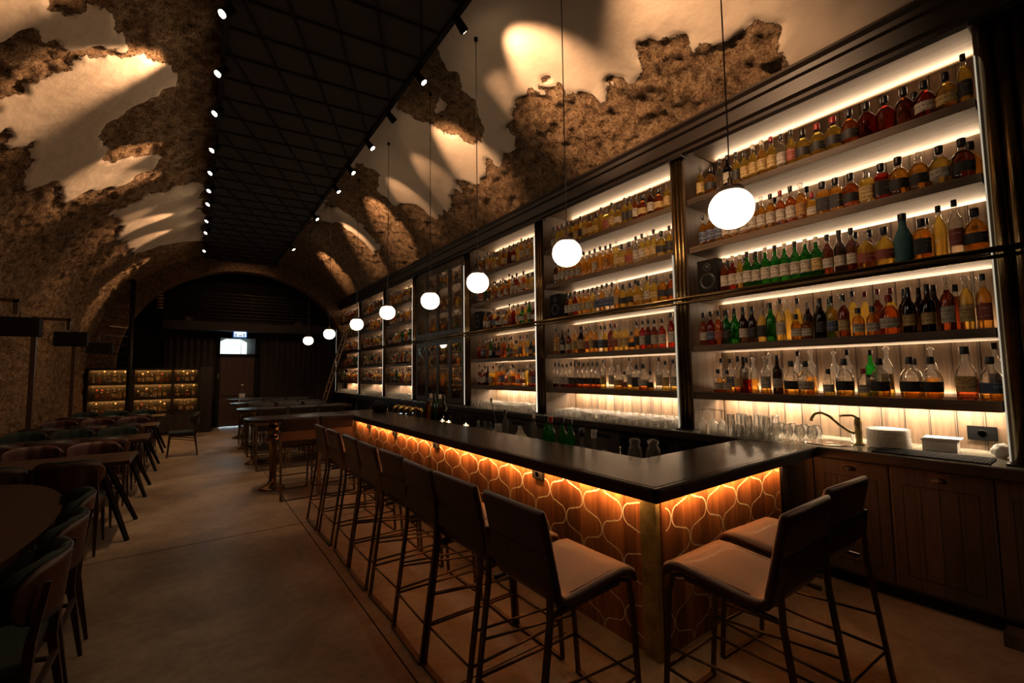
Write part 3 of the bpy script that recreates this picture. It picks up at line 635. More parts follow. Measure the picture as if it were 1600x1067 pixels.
# each row: distance from the near end, then shape + liquid + cap + label letters; a trailing x stands in the second row
ROWS = {
(1, 1): ".50 tykk .58 drkk x .59 syky .66 dkkn x .70 sekw .81 smkn .78 smkn x .92 sekn 1.03 sekn 1.14 srkk 1.07 dkkn x 1.25 syrk 1.36 syrk 1.47 sykk 1.35 dkkn x 1.56 nykr 1.64 nckw 1.72 nyry 1.80 nawy 1.88 nywy 1.96 nycy 2.04 nykk 2.12 nkkw 2.20 nckn 2.30 sakk 2.40 nycy",
(1, 2): ".52 sakn x .54 smkk .62 dkkn x .65 sykw .72 dkkn x .76 sack .87 sakk .83 dkkn x .93 dkkn x .97 qekk 1.06 qycy 1.16 srkk 1.26 qakk 1.35 qakk 1.43 dyrw 1.51 naca 1.51 nakn x 1.59 nrkw 1.67 nrrw 1.75 nakw 1.77 nmkn x 1.83 nacw 1.91 nacw 1.99 naww 2.08 nacw 2.16 nakw 2.24 nakb 2.32 nakb 2.40 nakb",
(1, 3): ".53 dakn x .51 sakk .60 tckr .68 tykn .77 qakk .77 nakn x .87 utkn .90 dacn x .98 sykr 1.09 sycr 1.18 bmkw 1.10 bmkn x 1.26 bkkw 1.19 bmkn x 1.34 bmkw 1.42 ngwy 1.50 ngww 1.46 ngwn x 1.58 ngkw 1.55 ngkn x 1.66 ngww 1.74 ngkw 1.82 ngww 1.90 ngkw 1.98 ngkw 2.05 nyww 1.98 nakn x 2.12 neww 2.20 nrww 2.07 nakn x",
(1, 4): ".50 takr .56 tccn x .58 tycy .65 bmkn x .67 tmcw .76 bkkn x .77 bkky .84 bkkn x .92 bkkn x .87 bkky 1.00 tyrn x .98 srrw 1.08 tmrn x 1.08 dakw 1.16 tyrn x 1.24 tykn x 1.17 dakw 1.32 tccn x 1.40 bgkn x 1.26 bmky 1.34 bakb 1.42 bkkk 1.48 bkwn x 1.56 bkwn x 1.52 dakw 1.64 tykn x 1.60 dakw 1.72 tycn x 1.80 tycn x 1.72 tckw 1.88 tckw x 1.80 bgkn 1.88 nyck 1.96 bkkk 2.04 bkkw 2.12 bgkn 2.20 bgkk 2.20 nckw x 2.28 brkr 2.29 bmkn x 2.36 bekb 2.44 brkw",
(1, 5): ".49 tykk x .50 sakb .61 umky .78 sakk .80 tacn x .89 sakk .90 sakn x 1.05 tycy x 1.06 sakk 1.15 tgkk x 1.16 dyrw 1.28 sakk 1.30 tckn x 1.39 dykw 1.39 tccn x 1.55 sakw 1.56 tacn x 1.66 sakk 1.66 tckn x 1.77 bkkw 1.79 dacn x 1.87 nacw 1.89 tccn x 2.03 bekn 2.04 nacn x 2.11 bmky 2.13 bkkn x 2.22 dakw 2.26 nakb x 2.31 drkw 2.35 nakn x",
(2, 1): "2.80 nycy 2.90 srky 3.01 nmkw 3.12 srky 3.22 nrkw 3.30 nykk 3.38 nykk 3.48 sykw 3.58 nyky 3.67 qycr 3.76 nykn 3.85 syky 3.96 saky 4.05 nycy 4.13 nykk 4.21 nacy 4.29 nykk 4.38 nykk 4.49 nyky 4.58 nyry 4.67 nckw",
(2, 2): "2.79 nykk 2.89 sykk 2.99 nyky 3.07 nycy 3.15 nykw 3.23 nckw 3.33 sakr 3.44 syky 3.53 tycy 3.62 nakn 3.70 naka 3.79 nakn 3.88 nakw 3.98 nakn 4.08 nakn 4.18 nakw 4.29 naww 4.38 nakw 4.46 nykw 4.54 nakw 4.63 bmkw",
(2, 3): "2.78 srkk 2.89 sack 3.00 sycy 3.10 nykw 3.22 dakn x 3.22 syky 3.34 sykk 3.37 nakn x 3.45 sykk 3.54 tacy 3.62 nckb 3.70 nckb 3.78 nakb 3.86 nckb 3.94 nyky 4.02 nakw 4.10 naky 4.18 nakw 4.26 nekw 4.34 nakw 4.42 nmkw",
(2, 4): "2.81 tekw 2.92 nekw 3.02 nmkw 3.10 nmkk 3.18 nekw 3.26 nakk 3.34 dakk 3.42 nycy 3.50 nycy 3.58 nyrr 3.66 nmkr 3.74 nykk 3.82 nckb 3.90 nack 3.98 tacy 4.06 nakr 4.16 ukky 4.29 tacy 4.40 bmkw 4.53 bkkw 4.66 taky",
(2, 5): "2.80 nykw 2.90 nyky 2.98 tckw 3.10 dakk 3.19 srkw 3.29 qykk 3.38 tykw 3.46 damr 3.55 sacy 3.66 tccw 3.79 tyky 3.89 bmkk 3.97 bmkk 4.05 bmkk 4.13 bmkk 4.21 bmkk 4.29 bmkk 4.37 bmkk 4.45 nekw 4.53 nmkw 4.61 bckw 4.69 bmkw",
}
def parse(txt):
    out = []
    for w_ in txt.split():
        if w_[0] in '.0123456789': out.append([float(w_), '', 0])
        elif w_ == 'x': out[-1][2] = 1
        else: out[-1][1] = w_
    return sorted(out)
NSC = 1.04
nb = 0
for (bay, s), txt in ROWS.items():
    items = parse(txt)
    rn = ['top', 'second', 'middle', 'fourth', 'bottom'][s - 1]; bn = ['', 'nearest', 'second'][bay]
    for i, (y, code, back) in enumerate(items):
        lab_ = '%s%s bottle, %s cap%s, %s from near end, %s shelf, %s bay' % (SN[code[0]], LN[code[1]], CN.get(code[2], 'black'), (', ' + BL[code[3]] + ' label') if code[3] != 'n' else '', ORD[i], rn, bn)
        bottle(code, (4.275 if back else 4.13 + rnd.uniform(0, .01)), y, SHELF[s - 1] + .001, s, lab_, 'bottles on the %s shelf of the %s bay' % (rn, bn), FILLS[s] if code[1] not in 'gkt' else .9, NSC * (1.06 if code[0] in 'sq' else 1) * rnd.uniform(.97, 1.03)); nb += 1

# bottles of the farther bays: the nearest as things, the rest merged as one
WT = 'aaayyymrcgkea'; 
class Merge:
    def __init__(s): s.v = []; s.f = []; s.m = []; s.names = []; s.n = 0
    def mi(s, n):
        if n not in s.names: s.names.append(n)
        return s.names.index(n)
    def put(s, me, mats, x, y, z, sc, rz):
        c, sn = math.cos(rz) * sc, math.sin(rz) * sc
        for v_ in me.vertices:
            p = v_.co; s.v.append((x + p.x * c - p.y * sn, y + p.x * sn + p.y * c, z + p.z * sc))
        for f_ in me.polygons: s.f.append([s.n + i for i in f_.vertices]); s.m.append(s.mi(mats[f_.material_index]))
        s.n += len(me.vertices)
SH_LO = {}
def lo_bottle(sh, fill):
    if (sh, fill) in SH_LO: return SH_LO[(sh, fill)]
    d = SH[sh]; P = d['p'][1:]; top = P[-1][1]; fz = top * .9 * fill
    P = [P[0], P[1]] + P[2:]; prof = []
    for i, (r_, z_) in enumerate(P):
        if i and P[i - 1][1] < fz < z_:
            r0, z0_ = P[i - 1]; u = (fz - z0_) / (z_ - z0_); prof.append((r0 + (r_ - r0) * u, fz))
        prof.append((r_, z_))
    mis = [0 if prof[i + 1][1] <= fz + 1e-6 else 1 for i in range(len(prof) - 1)]
    q = MB(); q.lathe(prof, 10, mis=mis); q.lathe([(d['cr'], top - .01), (d['cr'], top + d['cap']), (.0005, top + d['cap'])], 8, 2)
    lo, hi = d['lab']; r_ = P[2][0] + .0015
    q.lathe([(r_, lo), (r_, hi)], 8, 3, arc=(PI - 1.2, PI + 1.2))
    o = q.build('b', ['liquid_a', 'clear', 'cap_black', 'label_w']); me_ = o.data; bpy.data.objects.remove(o); SH_LO[(sh, fill)] = me_; return me_
mg = Merge(); cnt = 0
def rand_code():
    return rnd.choice('nnnntbsqd') , rnd.choice(WT), rnd.choice('kkkkrwwc'), rnd.choice('wwwkbryn')
def far_row(x0, y0, y1, z, s, back=True, alongx=False, z_fill=None, minr=.0):
    p = y0 + .05
    while p < y1 - .04:
        sh, li, ca, la = rand_code()
        if sh in 'nt' and rnd.random() < .35 and s in (4,): li = rnd.choice('mkre')
        fill = .9 if s != 5 else .8
        mats = ['liquid_' + li, 'liquid_' + li if li in 'gk' else 'clear', 'cap_black' if ca in 'kc' else ('cap_red' if ca == 'r' else 'cap_white'), 'label_' + la if la != 'n' else 'liquid_' + li]
        pos = (p, x0) if alongx else (x0, p)
        mg.put(lo_bottle(sh, fill), mats, pos[0], pos[1], z, NSC * rnd.uniform(.94, 1.04), PI / 2 if alongx else rnd.uniform(.2, 1.0))
        if back and rnd.random() < .6:
            sh2, li2, ca2, la2 = rand_code()
            mats = ['liquid_' + li2, 'liquid_' + li2 if li2 in 'gk' else 'clear', 'cap_black', 'label_' + la2 if la2 != 'n' else 'liquid_' + li2]
            pos = (p + .04, x0 + .12) if alongx else (x0 + .13, p + .04)
            mg.put(lo_bottle(sh2, fill), mats, pos[0], pos[1], z, NSC * rnd.uniform(.94, 1.08), PI / 2 if alongx else .6)
        p += {'s': .115, 'q': .10, 'd': .085}.get(sh, .085) + rnd.choice([0, 0, .004, .03])
# third bay: first twenty-five as things
for s in range(1, 6):
    y0, y1 = BAYS[2]
    if s == 3: y1 -= .28
    p = y0 + .05
    for i in range(6):
        sh, li, ca, la = rand_code(); code = (sh if sh != 'q' else 'n') + li + (ca if ca != 'c' else 'k') + la
        rn = ['top', 'second', 'middle', 'fourth', 'bottom'][s - 1]
        bottle(code, 4.13, p, SHELF[s - 1] + .001, s, '%s%s bottle, %s cap%s, %s from near end, %s shelf, third bay' % (SN[code[0]], LN[code[1]], CN.get(code[2], 'black'), (', ' + BL[code[3]] + ' label') if code[3] != 'n' else '', ORD[i], rn), 'bottles on the %s shelf of the third bay' % rn, .9, NSC); nb += 1
        p += .115 if code[0] == 's' else .09
    far_row(4.13, p - .02, y1, SHELF[s - 1] + .001, s)
for b in (4, 5, 6):
    for s in range(1, 6):
        y0, y1 = BAYS[b]
        if s == 3 and b < 6: y0 += .26
        far_row(4.13, y0, y1, SHELF[s - 1] + .001, s)
for z in (1.03, 1.325, 1.725, 2.005, 2.385, 2.865, 3.365): far_row(4.22, 7.15, 9.22, z, 1, back=False)
# bottle cabinets against the end wall
CABS = [(-2.2, -1.36), (-1.30, -.52), (-.46, .08)]
for (x0, x1) in CABS:
    for z in (.62, 1.03, 1.44): far_row(15.56, x0 + .02, x1 - .02, z + .001, 1, back=False, alongx=True)
me = bpy.data.meshes.new('bottles'); me.from_pydata(mg.v, [], mg.f)
for n_ in mg.names: me.materials.append(M[n_])
me.polygons.foreach_set('material_index', mg.m); me.polygons.foreach_set('use_smooth', [True] * len(mg.f))
o = bpy.data.objects.new('bottle', me); COL.objects.link(o)
tag(o, 'remaining small far-off spirit bottles crowding the distant shelves and cabinets', 'bottle', 'bottles on the distant shelves', 'stuff')
print('bottles', nb)
# ------------------------------------------------------------------ the bar
bar = empty('bar_counter', (2.2, 4.4, 0), label='long L-shaped bar with dark top and glowing lantern-patterned wood front', cat='bar')
def Lb(x): return x - 2.2
def Yb(y): return y - 4.4
# top: long arm x 1.9..2.51, y 1.41..7.5 ; short arm x 1.9..3.88, y 1.41..1.96 (mitred at the corner)
def top_piece(poly, mat, name):
    q = MB(); P = [(Lb(a), Yb(b)) for a, b in poly]; q.prism(P, .958, 1.0); q.build(name, mat, bar)
top_piece([(1.91, 1.42), (2.505, 1.955), (2.505, 7.49), (1.91, 7.49)], 'bartop', 'bar_top')
top_piece([(1.91, 1.42), (3.885, 1.42), (3.885, 1.955), (2.505, 1.955)], 'bartop_x', 'bar_top')
q = MB()
for (a, z0, z1) in ((0, .972, .996), (.008, .925, .972)):
    q.box(Lb(1.90 + a), Lb(1.93), Yb(1.41 + a), Yb(7.5 - a), z0, z1, 0, .003); q.box(Lb(1.90 + a), Lb(3.885), Yb(1.41 + a), Yb(1.44), z0, z1, 0, .003)
q.box(Lb(1.91), Lb(2.51), Yb(7.47), Yb(7.5), .925, .996)
q.build('edge_moulding', 'cornice_wood', bar)
q = MB(); q.tube([(Lb(1.935), Yb(7.46), 1.0005), (Lb(1.935), Yb(1.445), 1.0005), (Lb(3.88), Yb(1.445), 1.0005)], .0022, 4); q.build('brass_line', 'darkbrass', bar)
q = MB(); q.box(Lb(1.93), Lb(2.50), Yb(1.45), Yb(7.46), .925, .957).box(Lb(2.2), Lb(3.88), Yb(1.45), Yb(1.93), .925, .957); q.build('underside', 'cornice_wood', bar)
q = MB(); q.box(Lb(2.13), Lb(2.19), Yb(1.64), Yb(7.42), 0, .925); q.build('front_panel', 'tilewood', bar)
q = MB(); q.box(Lb(2.18), Lb(3.66), Yb(1.59), Yb(1.65), 0, .925); q.build('side_panel', 'tilewood_x', bar)
q = MB(); q.box(Lb(3.66), Lb(3.70), Yb(1.585), Yb(1.66), 0, .925); q.build('end_trim', 'black', bar)
q = MB(); q.box(Lb(2.47), Lb(2.50), Yb(1.93), Yb(7.46), .0, .925).box(Lb(2.50), Lb(3.88), Yb(1.90), Yb(1.93), 0, .925).box(Lb(2.13), Lb(2.50), Yb(7.42), Yb(7.46), 0, .925); q.build('inner_panel', 'blackmetal', bar)
q = MB(); q.box(Lb(2.108), Lb(2.145), Yb(1.575), Yb(1.685), 0, .925, 0, .003); q.build('corner_post', 'agedbrass', bar)
q = MB(); q.box(Lb(2.12), Lb(2.14), Yb(7.40), Yb(7.43), 0, .925); q.build('end_strip', 'brass', bar)
q = MB(); q.box(Lb(1.955), Lb(1.965), Yb(1.50), Yb(7.4), .913, .922); q.build('glow_strip', 'ledstrip_amber', bar)
q = MB(); q.box(Lb(2.0), Lb(3.80), Yb(1.463), Yb(1.473), .913, .922); q.build('glow_strip', 'ledstrip_amber', bar)
# lantern (arabesque) inlay lines
def arab(w, h):
    # one quarter, from the side node (w/2, 0) to the tip (0, h/2)
    hw, hh = w / 2, h / 2
    A = [(1, 0), (.968, .004), (.968, .087), (.95, .17), (.918, .25), (.87, .32), (.81, .38), (.745, .425), (.70, .435), (.672, .415), (.65, .425), (.645, .455), (.61, .475), (.565, .468), (.53, .48)]
    A = A + [(.5, .5)] + [(1 - x, 1 - z) for x, z in A[::-1]]
    return [(x * hw, z * hh) for x, z in A]
def strip(q, pts, w_, mp, z_off):
    vs = []; n = len(pts)
    for i, p in enumerate(pts):
        a_ = pts[max(0, i - 1)]; b_ = pts[min(n - 1, i + 1)]; dx, dz = b_[0] - a_[0], b_[1] - a_[1]; l = math.hypot(dx, dz) or 1
        nx, nz = -dz / l * w_, dx / l * w_
        vs += [mp(p[0] + nx, p[1] + nz, z_off), mp(p[0] - nx, p[1] - nz, z_off)]
    q.add(vs, [(2 * i, 2 * i + 1, 2 * i + 3, 2 * i + 2) for i in range(n - 1)])
def inlay(u0, u1, mp, name, node, W, H=.292):
    q = MB(); Q = arab(W, H)
    ncol = int((u1 - u0) / W) + 3; shift = node - u0 - W / 2
    for row in range(-2, 6):
        for c in range(-1, ncol):
            cu = u0 + shift + c * W + (W / 2 if row % 2 else 0); cz = .745 - row * H / 2
            for sx in (1, -1):
                for sz in (1,):
                    pts = [(cu + sx * p[0] * 1.0, cz + sz * p[1]) for p in Q]
                    pts = [p for p in pts if u0 + .002 < p[0] < u1 - .002 and .01 < p[1] < .915]
                    if len(pts) > 2: strip(q, pts, .0038, mp, .0012)
    q.build(name, 'inlay', bar)
inlay(1.67, 7.40, lambda u, z, o_: (Lb(2.13 - o_), Yb(u), z), 'inlay_lines', 1.83, .335)
inlay(2.21, 3.65, lambda u, z, o_: (Lb(u), Yb(1.59 - o_), z), 'inlay_lines', 2.27, .368)
for y in (2.62, 4.35, 5.55, 6.6):
    q = MB(); q.box(Lb(2.105), Lb(2.13), Yb(y - .06), Yb(y + .06), .80, .872, 0, .004); q_ = q.build('power_socket', 'black', bar)
    q = MB()
    for k in (-.025, .025): q.lathe([(.001, .002), (.018, .002), (.020, 0)], 12)
    o = q.build('socket_face', 'blackmetal', q_); o.rotation_euler = (0, -PI / 2, 0); o.location = (Lb(2.104), Yb(y), .836)

# ------------------------------------------------------------------ bar stool
def make_stool(label):
    t_ = empty('bar_stool', label=label, cat='bar stool')
    W = .225
    # upholstered shell: profile in x-z swept across y
    def shell(prof, thick, name, w_=W):
        q = MB(); n = len(prof); sec = []
        for i, p in enumerate(prof):
            a_ = prof[max(0, i - 1)]; b_ = prof[min(n - 1, i + 1)]; dx, dz = b_[0] - a_[0], b_[1] - a_[1]; l = math.hypot(dx, dz); sec.append((p, (-dz / l, dx / l)))
        R = thick / 2; ys = [(-w_, 0)] ; ring = []
        m_ = 6
        cs = [(-(w_ - R) - R * math.sin(PI * k / m_ * .5 + 0), R * math.cos(PI * k / m_ * .5)) for k in range(m_ + 1)]
        loop = [(-(w_ - R), R)] + [(-(w_ - R) - R * math.sin(a2), R * math.cos(a2)) for a2 in [PI * k / 8 for k in range(1, 8)]] + [(-(w_ - R), -R)]
        loop += [((w_ - R), -R)] + [((w_ - R) + R * math.sin(a2), -R * math.cos(a2)) for a2 in [PI * k / 8 for k in range(1, 8)]] + [((w_ - R), R)]
        loop += [(w_ * .45, R * 1.0), (0, R * .94), (-w_ * .45, R)]
        nl = len(loop); vs = []
        for i, (p, nn) in enumerate(sec):
            u = 1.0
            if i == 0 or i == n - 1: u = .45
            elif i == 1 or i == n - 2: u = .9
            for (yy, h) in loop: vs.append((p[0] + nn[0] * h * u, yy * (1 if u == 1 else .985), p[1] + nn[1] * h * u))
        fs = [(i * nl + k, i * nl + (k + 1) % nl, (i + 1) * nl + (k + 1) % nl, (i + 1) * nl + k) for i in range(n - 1) for k in range(nl)]
        fs += [tuple(range(nl))[::-1], tuple((n - 1) * nl + k for k in range(nl))]
        q.add(vs, fs, 0, True); return q.build(name, 'leather', t_)
    seat = [(-.165, .70), (-.155, .678), (-.13, .664), (-.09, .661), (-.03, .665), (.06, .674), (.15, .683), (.22, .688), (.262, .684), (.288, .668), (.300, .645), (.302, .63)]
    shell(seat, .042, 'seat')
    back = [(-.158, .655), (-.166, .68), (-.176, .72), (-.19, .78), (-.205, .85), (-.222, .93), (-.238, 1.0), (-.244, 1.03), (-.245, 1.042)]
    shell(back, .040, 'backrest')
    seam = [(-.09, .6825), (.0, .6885), (.15, .7035), (.22, .708)]
    for s_ in (-1, 1):
        q = MB(); q.tube([(x, s_ * (W - .032), z) for x, z in seam], .0018, 5); q.build('seam', 'leather', t_)
    # metal: back plate, legs, rails
    q = MB(); q.box(-.232, -.222, -.215, .215, .74, .86)
    o = q.build('back_plate', 'bronze', t_)
    for s_ in (-1, 1):
        q = MB(); q.tube([(-.31, s_ * .222, .012), (-.225, s_ * .222, .62), (-.222, s_ * .222, .76), (-.236, s_ * .222, .87)], [.019, .019, .017, .014], 4, sy=.6); q.build('leg', 'bronze', t_)
        q = MB(); q.tube([(.325, s_ * .205, .012), (.285, s_ * .205, .55), (.262, s_ * .205, .64), (.20, s_ * .205, .658)], [.016, .016, .015, .012], 4, sy=.7); q.build('leg', 'bronze', t_)
    q = MB(); q.box(-.325, -.295, -.225, .225, 0, .014); q.build('floor_bar', 'bronze', t_)
    q = MB(); q.box(.31, .335, -.21, .21, 0, .014); q.build('floor_bar', 'bronze', t_)
    q = MB()
    for s_ in (-1, 1): q.tube([(-.285, s_ * .222, .20), (.312, s_ * .207, .20)], .0075, 6).tube([(-.262, s_ * .222, .36), (.30, s_ * .207, .30)], .0065, 6)
    q.tube([(.312, -.207, .20), (.312, .207, .20)], .009, 6).tube([(-.285, -.222, .20), (-.285, .222, .20)], .0065, 6).tube([(-.2, -.21, .63), (.2, -.2, .645)], .012, 4).tube([(-.2, .21, .63), (.2, .2, .645)], .012, 4)
    q.build('foot_rail', 'bronze', t_)
    return t_
st = make_stool('brown leather bar stool nearest the bar corner on the long side')
st.location = (1.385, 1.60, 0)
yy = [2.13, 2.58, 3.08, 3.60, 4.10, 4.66, 5.19]
for k, y in enumerate(yy):
    dup(st, (1.385 + (.0, -.01, .01, 0, .01, 0, -.01)[k], y, 0), (.02, -.02, .03, 0, -.02, .02, 0)[k], label='brown leather bar stool facing the long bar front, %s from the bar corner' % ORD[k + 1], group='bar stools along the bar')
st['group'] = 'bar stools along the bar'
dup(st, (2.06, 1.04, 0), PI / 2, label='brown leather bar stool facing the short bar side, beside the brass corner post', group='bar stools along the bar')
dup(st, (2.62, 1.07, 0), PI / 2 - .05, label='brown leather bar stool facing the short bar side, nearer the back counter', group='bar stools along the bar')
def blacken(c_):
    for ch in c_.children:
        if ch.name.startswith(('seat', 'backrest')): slot(ch, 0, 'leather_black')
HT = [(7.13, .57, 1.84), (9.35, .62, 2.55), (11.4, .64, 2.6), (13.4, .66, 2.6)]
hn = ['nearest', 'second', 'third', 'farthest']
for k, (y, x0, x1) in enumerate(HT[:3]):
    for j, x in enumerate((1.15, 1.62) if k == 0 else (1.1, 1.6, 2.1)):
        blacken(dup(st, (x, y - .48, 0), PI / 2, label='dark stool with its back to the camera at the %s tall table, %s along' % (hn[k], ORD[j]), group='stools at the tall tables'))
        if k: blacken(dup(st, (x, y + .5, 0), -PI / 2, label='dark stool on the door side of the %s tall table, %s along' % (hn[k], ORD[j]), group='stools at the tall tables'))

# tall tables on cast pedestals
for k, (y, x0, x1) in enumerate(HT):
    t_ = empty('tall_table', ((x0 + x1) / 2, y, 0), label='%s tall dark table with rounded end on turned metal pedestals' % hn[k], cat='table', group='tall tables')
    h = (x1 - x0) / 2; R = .37; P = []
    for i in range(17): a_ = PI / 2 + PI * i / 16; P.append((-h + R * .75 + R * .75 * math.cos(a_), R * math.sin(a_)))
    P += [(h, -R), (h, R)]
    q = MB(); q.prism(P, .965, 1.0); q.build('tabletop', 'bartop_x', t_)
    for px_ in ((.36,) if k == 0 else (.32, x1 - x0 - .32)):
        prof = [(.001, 0), (.17, 0), (.172, .012), (.15, .03), (.09, .055), (.05, .085), (.034, .13), (.032, .30), (.036, .5), (.042, .62)]
        if k == 0: prof += [(.05, .63), (.085, .66), (.09, .70), (.07, .735), (.05, .75), (.075, .79), (.085, .84), (.06, .89), (.045, .91), (.09, .955), (.09, .964)]
        else: prof += [(.05, .70), (.075, .80), (.095, .88), (.10, .93), (.12, .955), (.12, .964)]
        q = MB(); q.lathe(prof, 24, c=(-h + px_, .04, 0)); q.build('pedestal', 'darkbrass', t_)
# big clear water bottle on the third tall table
q = MB(); q.lathe([(.001, 0), (.055, 0), (.057, .01), (.055, .09), (.057, .1), (.057, .26), (.05, .30), (.03, .34), (.02, .36), (.02, .38)], 20)
wb = q.build('water_bottle', 'clear', loc=(.86, 11.45, 1.001)); tag(wb, 'large clear water bottle with white cap standing on a tall table before the door', 'bottle')
q = MB(); q.tube([(0, 0, .378), (0, 0, .405)], .024, 14); q.build('cap', 'paper_white', wb)
q = MB(); q.lathe([(.0578, .12), (.0578, .2)], 20); q.build('label', 'paper_white', wb)

# ------------------------------------------------------------------ dining chairs
def make_chair(cush, label):
    t_ = empty('dining_chair', label=label, cat='chair')
    q = MB(); q.box(-.20, .20, -.215, .215, .40, .44, 0, .008); q.build('seat_frame', 'chairwood', t_)
    q = MB(); q.box(-.205, .215, -.225, .225, .44, .49, 0, .02); q.build('seat', cush, t_, smooth=True)
    for s_ in (-1, 1):
        q = MB(); q.tube([(-.27, s_ * .215, 0), (-.215, s_ * .21, .40), (-.225, s_ * .205, .56), (-.265, s_ * .2, .78)], [.013, .024, .022, .015], 4, sm=False); q.build('leg', 'chairwood', t_)
        q = MB(); q.tube([(.225, s_ * .215, 0), (.19, s_ * .20, .42)], [.012, .024], 4, sm=False); q.build('leg', 'chairwood', t_)
    q = MB(); q.tube([(-.225, -.2, .30), (.19, -.2, .38)], .017, 4, sy=.6).tube([(-.225, .2, .30), (.19, .2, .38)], .017, 4, sy=.6).tube([(-.23, -.2, .33), (-.23, .2, .33)], .015, 4); q.build('stretcher', 'chairwood', t_)
    def curved(r_off, thick, z0, z1, half, round_):
        vs = []; n = 18; m_ = 6
        for side in (0, 1):
            for i in range(n + 1):
                u = -1 + 2 * i / n
                for j in range(m_ + 1):
                    v_ = j / m_; shrink = round_ * abs(u) ** 6
                    z = z0 + shrink * (z1 - z0) * .35 + v_ * (z1 - z0) * (1 - shrink * .7)
                    x = -.275 + .105 * u * u + (-.05) * (z - .6) / .25 * .5 + r_off + thick * side
                    vs.append((x, u * half, z))
        c_ = (n + 1) * (m_ + 1); fs = []
        for i in range(n):
            for j in range(m_):
                a_ = i * (m_ + 1) + j; b_ = a_ + m_ + 1
                fs += [(a_, b_, b_ + 1, a_ + 1), (c_ + a_, c_ + a_ + 1, c_ + b_ + 1, c_ + b_)]
            a_ = i * (m_ + 1); b_ = a_ + m_ + 1
            fs += [(a_, c_ + a_, c_ + b_, b_), (a_ + m_, b_ + m_, c_ + b_ + m_, c_ + a_ + m_)]
        a_ = n * (m_ + 1)
        for j in range(m_): fs += [(j, j + 1, c_ + j + 1, c_ + j), (a_ + j, c_ + a_ + j, c_ + a_ + j + 1, a_ + j + 1)]
        return vs, fs
    q = MB(); vs, fs = curved(0, .014, .60, .85, .255, 1); q.add(vs, fs, 0, True); b_ = q.build('backrest', 'chairwood', t_)
    b_.data.polygons.foreach_set('use_smooth', [True] * len(b_.data.polygons))
    q = MB(); vs, fs = curved(.012, .04, .635, .868, .225, .8); n_ = len(vs) // 2
    for i in range(n_, 2 * n_):
        x, y, z = vs[i]; tu = abs(math.cos(y / .225 * PI * 2)) ** .5; vs[i] = (x - .022 * (1 - tu) - (.018 if z > .855 or z < .65 else 0), y, z - (.012 * (1 - tu) if z > .84 else 0))
    q.add(vs, fs, 0, True)
    q.build('back_cushion', cush, b_)
    return t_
cg = make_chair('cushion_green', 'dark wooden chair with green cushion, nearest the camera at the oval table')
cg.location = (-.72, 2.80, 0); cg.rotation_euler = (0, 0, PI)
cr = None
dup(cg, (-.75, 3.40, 0), PI + .04, label='dark wooden chair with green cushion, middle of three beside the oval table')
dup(cg, (-.80, 3.98, 0), PI + .2, label='dark wooden chair with green cushion by the curved end of the oval table')
# big table with rounded end
t_ = empty('oval_table', (-1.31, 3.6, 0), label='large scratched dark oval table in the near corner', cat='table')
P = [(.67 * math.cos(a_), 1.62 * math.sin(a_)) for a_ in [2 * PI * k / 64 for k in range(64)]]
q = MB(); q.prism(P, .735, .77); q.build('tabletop', 'tablewood', t_)
q = MB(); q.prism([(x * .85, y * .93) for x, y in P], .69, .735); q.build('apron', 'chairwood', t_)
for x, y in ((-.33, 1.0), (.33, 1.0), (-.33, -1.0), (.33, -1.0)):
    q = MB(); q.tube([(x * 1.15, y, 0), (x, y, .69)], [.02, .034], 8); q.build('leg', 'chairwood', t_)
# trestle tables
TY = [6.22, 8.14, 10.12, 12.3]; tn = ['nearest', 'second', 'third', 'farthest']
CXS = [-.90, -1.38, -1.86]
wr = None
for k, y in enumerate(TY):
    t_ = empty('trestle_table', (-1.35, y, 0), label='%s dark wooden table on splayed black legs beside the stone wall' % tn[k], cat='table', group='wooden tables by the stone wall')
    q = MB(); q.box(-.85, .85, -.35, .35, .73, .77, 0, .005); q.build('tabletop', 'tablewood', t_)
    for sx in (-1, 1):
        for sy in (-1, 1):
            q = MB(); q.tube([(sx * .86, sy * .40, 0), (sx * .60, sy * .16, .73)], [.02, .034], 4, sm=False); q.build('leg', 'black', t_)
    q = MB(); q.box(-.62, .62, -.02, .02, .66, .73).box(-.64, -.58, -.2, .2, .69, .73).box(.58, .64, -.2, .2, .69, .73); q.build('frame', 'black', t_)
    for j, x in enumerate(CXS):
        lab_a = 'wooden-backed chair on the camera side of the %s trestle table, %s from the aisle' % (tn[k], ORD[j])
        lab_b = '%s chair on the door side of the %s trestle table, %s from the aisle' % ('green-padded' if k % 2 else 'red-padded', tn[k], ORD[j])
        dup(cg, (x, y - .46, 0), PI / 2, label=lab_a, group='chairs at the trestle tables')
        if k % 2: dup(cg, (x, y + .44, 0), -PI / 2, label=lab_b, group='chairs at the trestle tables')
        else:
            if wr is None:
                wr = make_chair('cushion_red', lab_b); wr['group'] = 'chairs at the trestle tables'; wr.location = (x, y + .44, 0); wr.rotation_euler = (0, 0, -PI / 2)
            else: dup(wr, (x, y + .44, 0), -PI / 2, label=lab_b, group='chairs at the trestle tables')
dup(cg, (-.18, 11.3, 0), PI, label='brown wooden chair standing alone at the aisle end of the third trestle table')

